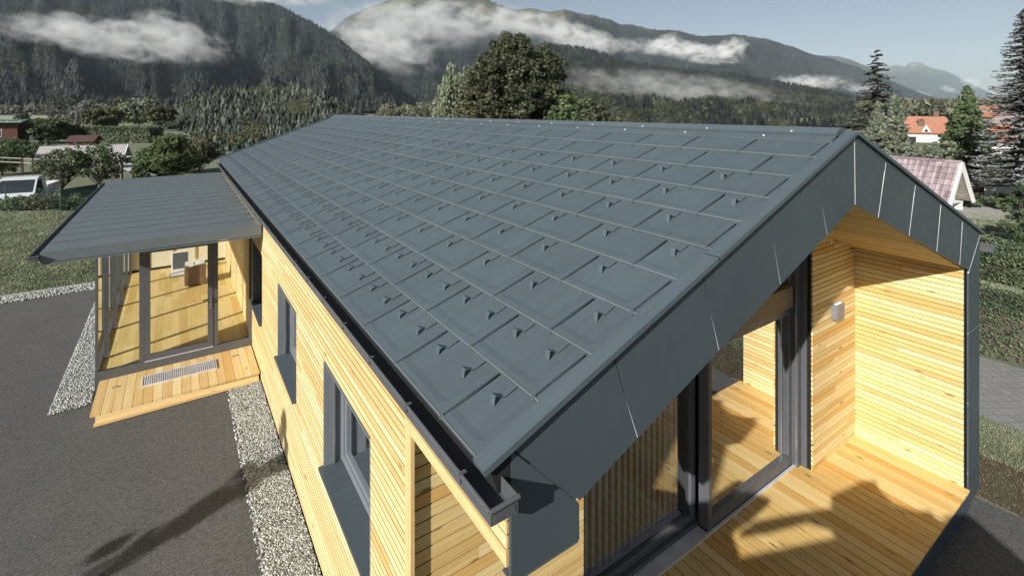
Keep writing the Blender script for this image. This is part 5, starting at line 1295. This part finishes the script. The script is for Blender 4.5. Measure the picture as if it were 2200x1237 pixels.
def plant(name, X, Y, Z, H, W, proto, mat, label, jit=.10, tone=None):
    PV, PF = proto; n = len(X); m = len(PV); a = R.uniform(0, 6.28, n); ca, sa = np.cos(a)[:, None], np.sin(a)[:, None]
    J = 1 + R.normal(0, jit, (n, m)); px, py, pz = PV[:, 0] * J, PV[:, 1] * J, PV[:, 2] * (1 + R.normal(0, jit * .35, (n, m)))
    V = np.stack([X[:, None] + (px * ca - py * sa) * W[:, None], Y[:, None] + (px * sa + py * ca) * W[:, None], Z[:, None] + pz * H[:, None]], 2).reshape(-1, 3)
    F = (PF[None] + (np.arange(n) * m)[:, None, None]).reshape(-1, 3)
    t = R.uniform(0, 1, n) if tone is None else tone
    r = np.clip(np.repeat(t, len(PF)) + R.uniform(-.22, .22, n * len(PF)), 0, 1)
    return tag(np_mesh(name, V, F, r, mat), label, kind='stuff')
FC = foliage('forest_conifer', (.005, .007, .007), (.018, .025, .023), (.075, .086, .073), .05, .8)
FB = foliage('forest_broadleaf', (.020, .027, .016), (.050, .062, .036), (.12, .135, .082), .1, .8)
def scatter(m, u0, u1, n, gaps=0.0, tmax=1.0, tp=1.0):
    u = R.uniform(u0, u1, n); t = R.uniform(0, 1, n) ** tp * tmax
    d = interp(m['d0'], u) + (interp(m['d1'], u) - interp(m['d0'], u)) * t
    k = R.uniform(0, 1, n) < d / d.max(); u, t = u[k], t[k]
    if gaps: g = fbm2(u * .03 + 3, t * 14 + 8, m['seed'] + 60, 4); k = (g > gaps) | (t < .72); u, t = u[k], t[k]
    X, Y, Z = mountain(u, t, *ar(m)); return u, t, X, Y, Z
def wood_on(m, u0, u1, n, h, proto, lab, frac=.22, bproto=None, gaps=0.0, tp=1.0, patch=.03, hd=None):
    u, t, X, Y, Z = scatter(m, u0, u1, n, gaps, tp=tp)
    q = fbm2(u * patch + 9, t * 9 + 2, m['seed'] + 80, 4); isb = (q + R.uniform(-.12, .12, len(u)) > 1 - frac - .12) & (t < .8)
    tn = np.clip(R.beta(2, 3.2, len(u)) + (fbm2(u * patch * 1.7, t * 12, 4, 3) - .5) * .7, 0, 1)
    H = h * R.uniform(.6, 1.2, len(u)) * (1 - .35 * t); c = ~isb
    if hd: H = np.minimum(h, hd * np.hypot(X, Y)) * R.uniform(.6, 1.25, len(u))
    plant('forest', X[c], Y[c], Z[c] - 1, H[c], H[c] * R.uniform(.20, .31, c.sum()), proto, FC, lab, tone=tn[c])
    if isb.sum(): plant('forest', X[isb], Y[isb], Z[isb] - 1.5, H[isb] * .82, H[isb] * R.uniform(.30, .42, isb.sum()), bproto or leafy(), FB, lab.replace('conifer', 'broadleaf'), .16, tn[isb])
R = np.random.default_rng(77)
wood_on(M1, -60, 850, 62000, 23, star(3, 6), 'conifer forest covering the nearest dark mountain')
wood_on(M2, 690, 1880, 90000, 24, star(2, 5), 'conifer forest on the mountain behind the clouds', gaps=.50, bproto=leafy(16))
wood_on(M3, 1085, 1905, 46000, 15, star(5, 9, .6), 'conifer forest on the wooded slope behind the ridge', tp=1.25, frac=.40, hd=.021, bproto=leafy(46))
# fir wood at the left, close behind the meadow
M7 = dict(vr=[(330, 262), (380, 236), (440, 224), (520, 218), (600, 214), (660, 219), (700, 230), (740, 240), (790, 247)], vb=352.0, d0=[(330, 66), (790, 58)], d1=[(330, 210), (560, 235), (790, 200)], rel=1.5, seed=65)
flank('hill', 80, 20, 330, 790, ar(M7), HM1)
u, t, X, Y, Z = scatter(M7, 350, 775, 6000)
edge = np.clip((u - 350) / 90, .25, 1) * np.clip((800 - u) / 110, .3, 1); dl = 58 + 160 * t; H = (.031 * dl + .7) * R.uniform(.6, 1.25, len(u)) * edge; q = fbm2(u * .02, t * 3, 8, 3); b_ = (q > .57) & (u > 500) | (R.uniform(0, 1, len(u)) < .06)
F2 = foliage('fir_wood', (.014, .020, .015), (.055, .070, .054), (.17, .195, .155), .1, .8)
c = ~b_; plant('fir_wood', X[c], Y[c], Z[c] - .2, H[c], H[c] * R.uniform(.20, .30, c.sum()), star(10, 10, .9), F2, 'dense fir wood between the meadow and the roof', .12, np.clip(R.beta(2, 2.6, c.sum()) + .05, 0, 1))
# leafy trees within the fir wood, as leaf clumps
ui = np.where(b_)[0]; Cs = []; Rs = []
for i in ui:
    k = 7; h = H[i]; Cs.append(np.stack([X[i] + R.normal(0, h * .16, k), Y[i] + R.normal(0, h * .16, k), Z[i] + h * R.uniform(.25, .85, k)], 1)); Rs.append(np.full(k, h * .18))
V, F, r = leaf_cloud(np.concatenate(Cs), np.concatenate(Rs), 26, .38); tag(np_mesh('leafy_wood', V, F, r, FOL['olive']), 'leafy trees mixed into the fir wood', kind='stuff')
# far wooded plain at the right and edge of the field at the left
def plain(u0, u1, da, db, n, h, lab):
    u = R.uniform(u0, u1, n); d = R.uniform(da, db, n); x = (u - UC) / FPX; X = d * (x * CA + SA); Y = d * (-x * SA + CA); Hh = h * R.uniform(.5, 1.2, n)
    plant('treeline', X, Y, np.full(n, -.8), Hh, Hh * R.uniform(.4, .7, n), leafy(70), foliage('plain_leaf', (.04, .05, .03), (.10, .11, .07), (.2, .2, .14), .1), lab, .2)
plain(1850, 2230, 330, 1300, 3400, 13, 'wooded plain between orange roof and far mountain'); plain(-50, 420, 640, 780, 420, 13, 'bushes along the foot of the mountain')
plain(820, 1000, 250, 420, 160, 9, 'low wood edge just above the ridge left of the weeping tree')
# field strips on the valley floor at the left
for u0, u1, da, db, cc in ((-80, 330, 330, 560, (.30, .32, .24)), (-80, 260, 120, 170, (.21, .24, .15)), (120, 420, 190, 300, (.17, .20, .12))):
    pp = [Pg(u0, da), Pg(u1, da), Pg(u1, db), Pg(u0, db)]; b = MB(); b.face([(p.x, p.y, -.55) for p in pp]); tag(b.build('field', simple('field_grass', cc, .95, var=.25, scale=.08)), kind='structure')

# ================================================================ MIST AND HAZE
def cloud(u, v, hw, hh, tilt, d, dens, seed, thick=.55, nsc=2.0, cut=.40, depthf=.6, rough=.62):
    c = P(u, d, H0 - (v - VH) / FPX * d); a = hw / FPX * d; b_ = hh / FPX * d
    me = bpy.data.meshes.new('cloud'); import bmesh as _b; bm = _b.new(); _b.ops.create_icosphere(bm, subdivisions=3, radius=1.0); bm.to_mesh(me); bm.free()
    o = bpy.data.objects.new('cloud', me); COL.objects.link(o)
    ang = -YAW + 0.0
    o.matrix_world = Matrix.Translation(c) @ Matrix.Rotation(ang, 4, 'Z') @ Matrix.Rotation(math.radians(tilt), 4, 'Y') @ Matrix.Diagonal((a, max(b_ * 1.2, a * depthf * .4), b_, 1))
    t = NT('cloud_%d' % seed); oc = t.coord('Object')
    ln = t.n('VectorMath', operation='LENGTH'); t.l(oc, ln.inputs[0])
    asp = a / b_
    n1 = t.noise(t.mapping(oc, (asp * .55, 1.2, 1.0), (seed * 3.7, seed * 1.3, seed)), nsc, 6, rough, .35)
    f = t.math('SUBTRACT', 1.0, t.math('POWER', ln.outputs['Value'], 1.6))
    e = t.math('SUBTRACT', t.math('ADD', t.math('MULTIPLY', f, .42), t.math('MULTIPLY', n1, 2.1)), cut + .84)
    e = t.math('MULTIPLY', t.math('MULTIPLY', t.math('MAXIMUM', e, 0.0), 2.6), t.math('MINIMUM', t.math('MAXIMUM', t.math('MULTIPLY', f, 3.0), 0.0), 1.0))
    pv = t.n('VolumePrincipled'); t.setin(pv, {'Color': (.985, .99, 1, 1), 'Density': t.math('MULTIPLY', e, dens), 'Anisotropy': -.25})
    t.l(pv.outputs[0], t.out.inputs['Volume']); me.materials.append(t.mat)
    t.mat.cycles.homogeneous_volume = False; 
    return tag(o, 'drifting white mist bank', kind='stuff')
k = 1.0
cloud(235, 82, 235, 52, 9, 1150, .016, 1, cut=.30); cloud(385, 78, 130, 52, 22, 1180, .014, 2, cut=.33); cloud(90, 62, 130, 40, 5, 1200, .008, 3, cut=.33)
cloud(580, -6, 170, 24, 2, 2300, .010, 4, cut=.30)
cloud(900, 52, 230, 62, 2, 2500, .0055, 5, cut=.28); cloud(830, 112, 130, 48, 14, 2100, .0085, 6, cut=.30); cloud(800, 80, 150, 36, 10, 2300, .006, 16, cut=.3)
cloud(1130, 55, 190, 42, 9, 2500, .008, 7, cut=.30); cloud(1250, 84, 100, 34, 14, 2300, .013, 8, cut=.30)
cloud(1350, 98, 110, 22, 3, 2200, .007, 9, cut=.32); cloud(1490, 112, 125, 26, 8, 2100, .022, 10, cut=.31); cloud(1425, 96, 50, 24, -20, 2150, .018, 11, cut=.33); cloud(1570, 104, 45, 26, -15, 2150, .018, 12, cut=.33)
cloud(1450, 190, 300, 40, 6, 620, .0060, 13, cut=.25)
cloud(1735, 177, 110, 20, 0, 2000, .013, 14, cut=.31); cloud(1850, 190, 50, 14, 4, 2200, .010, 15, cut=.31)
cloud(1970, 203, 36, 9, 6, 6500, .006, 17, cut=.29); cloud(2038, 192, 26, 8, 16, 6600, .006, 18, cut=.3); cloud(2085, 178, 30, 12, 30, 6600, .004, 19, cut=.3)

hz = MB(); hz.box(-9000, 16000, -3000, 16000, -8.0, 1500.0)
hzo = hz.build('haze', [], None)
t = NT('haze_air'); pv = t.n('VolumePrincipled'); t.setin(pv, {'Color': (.70, .84, 1.0, 1), 'Density': 3.6e-5, 'Anisotropy': -.1}); t.l(pv.outputs[0], t.out.inputs['Volume']); t.mat.cycles.homogeneous_volume = True
hzo.data.materials.append(t.mat); tag(hzo, 'thin blue morning haze filling the valley', kind='stuff')
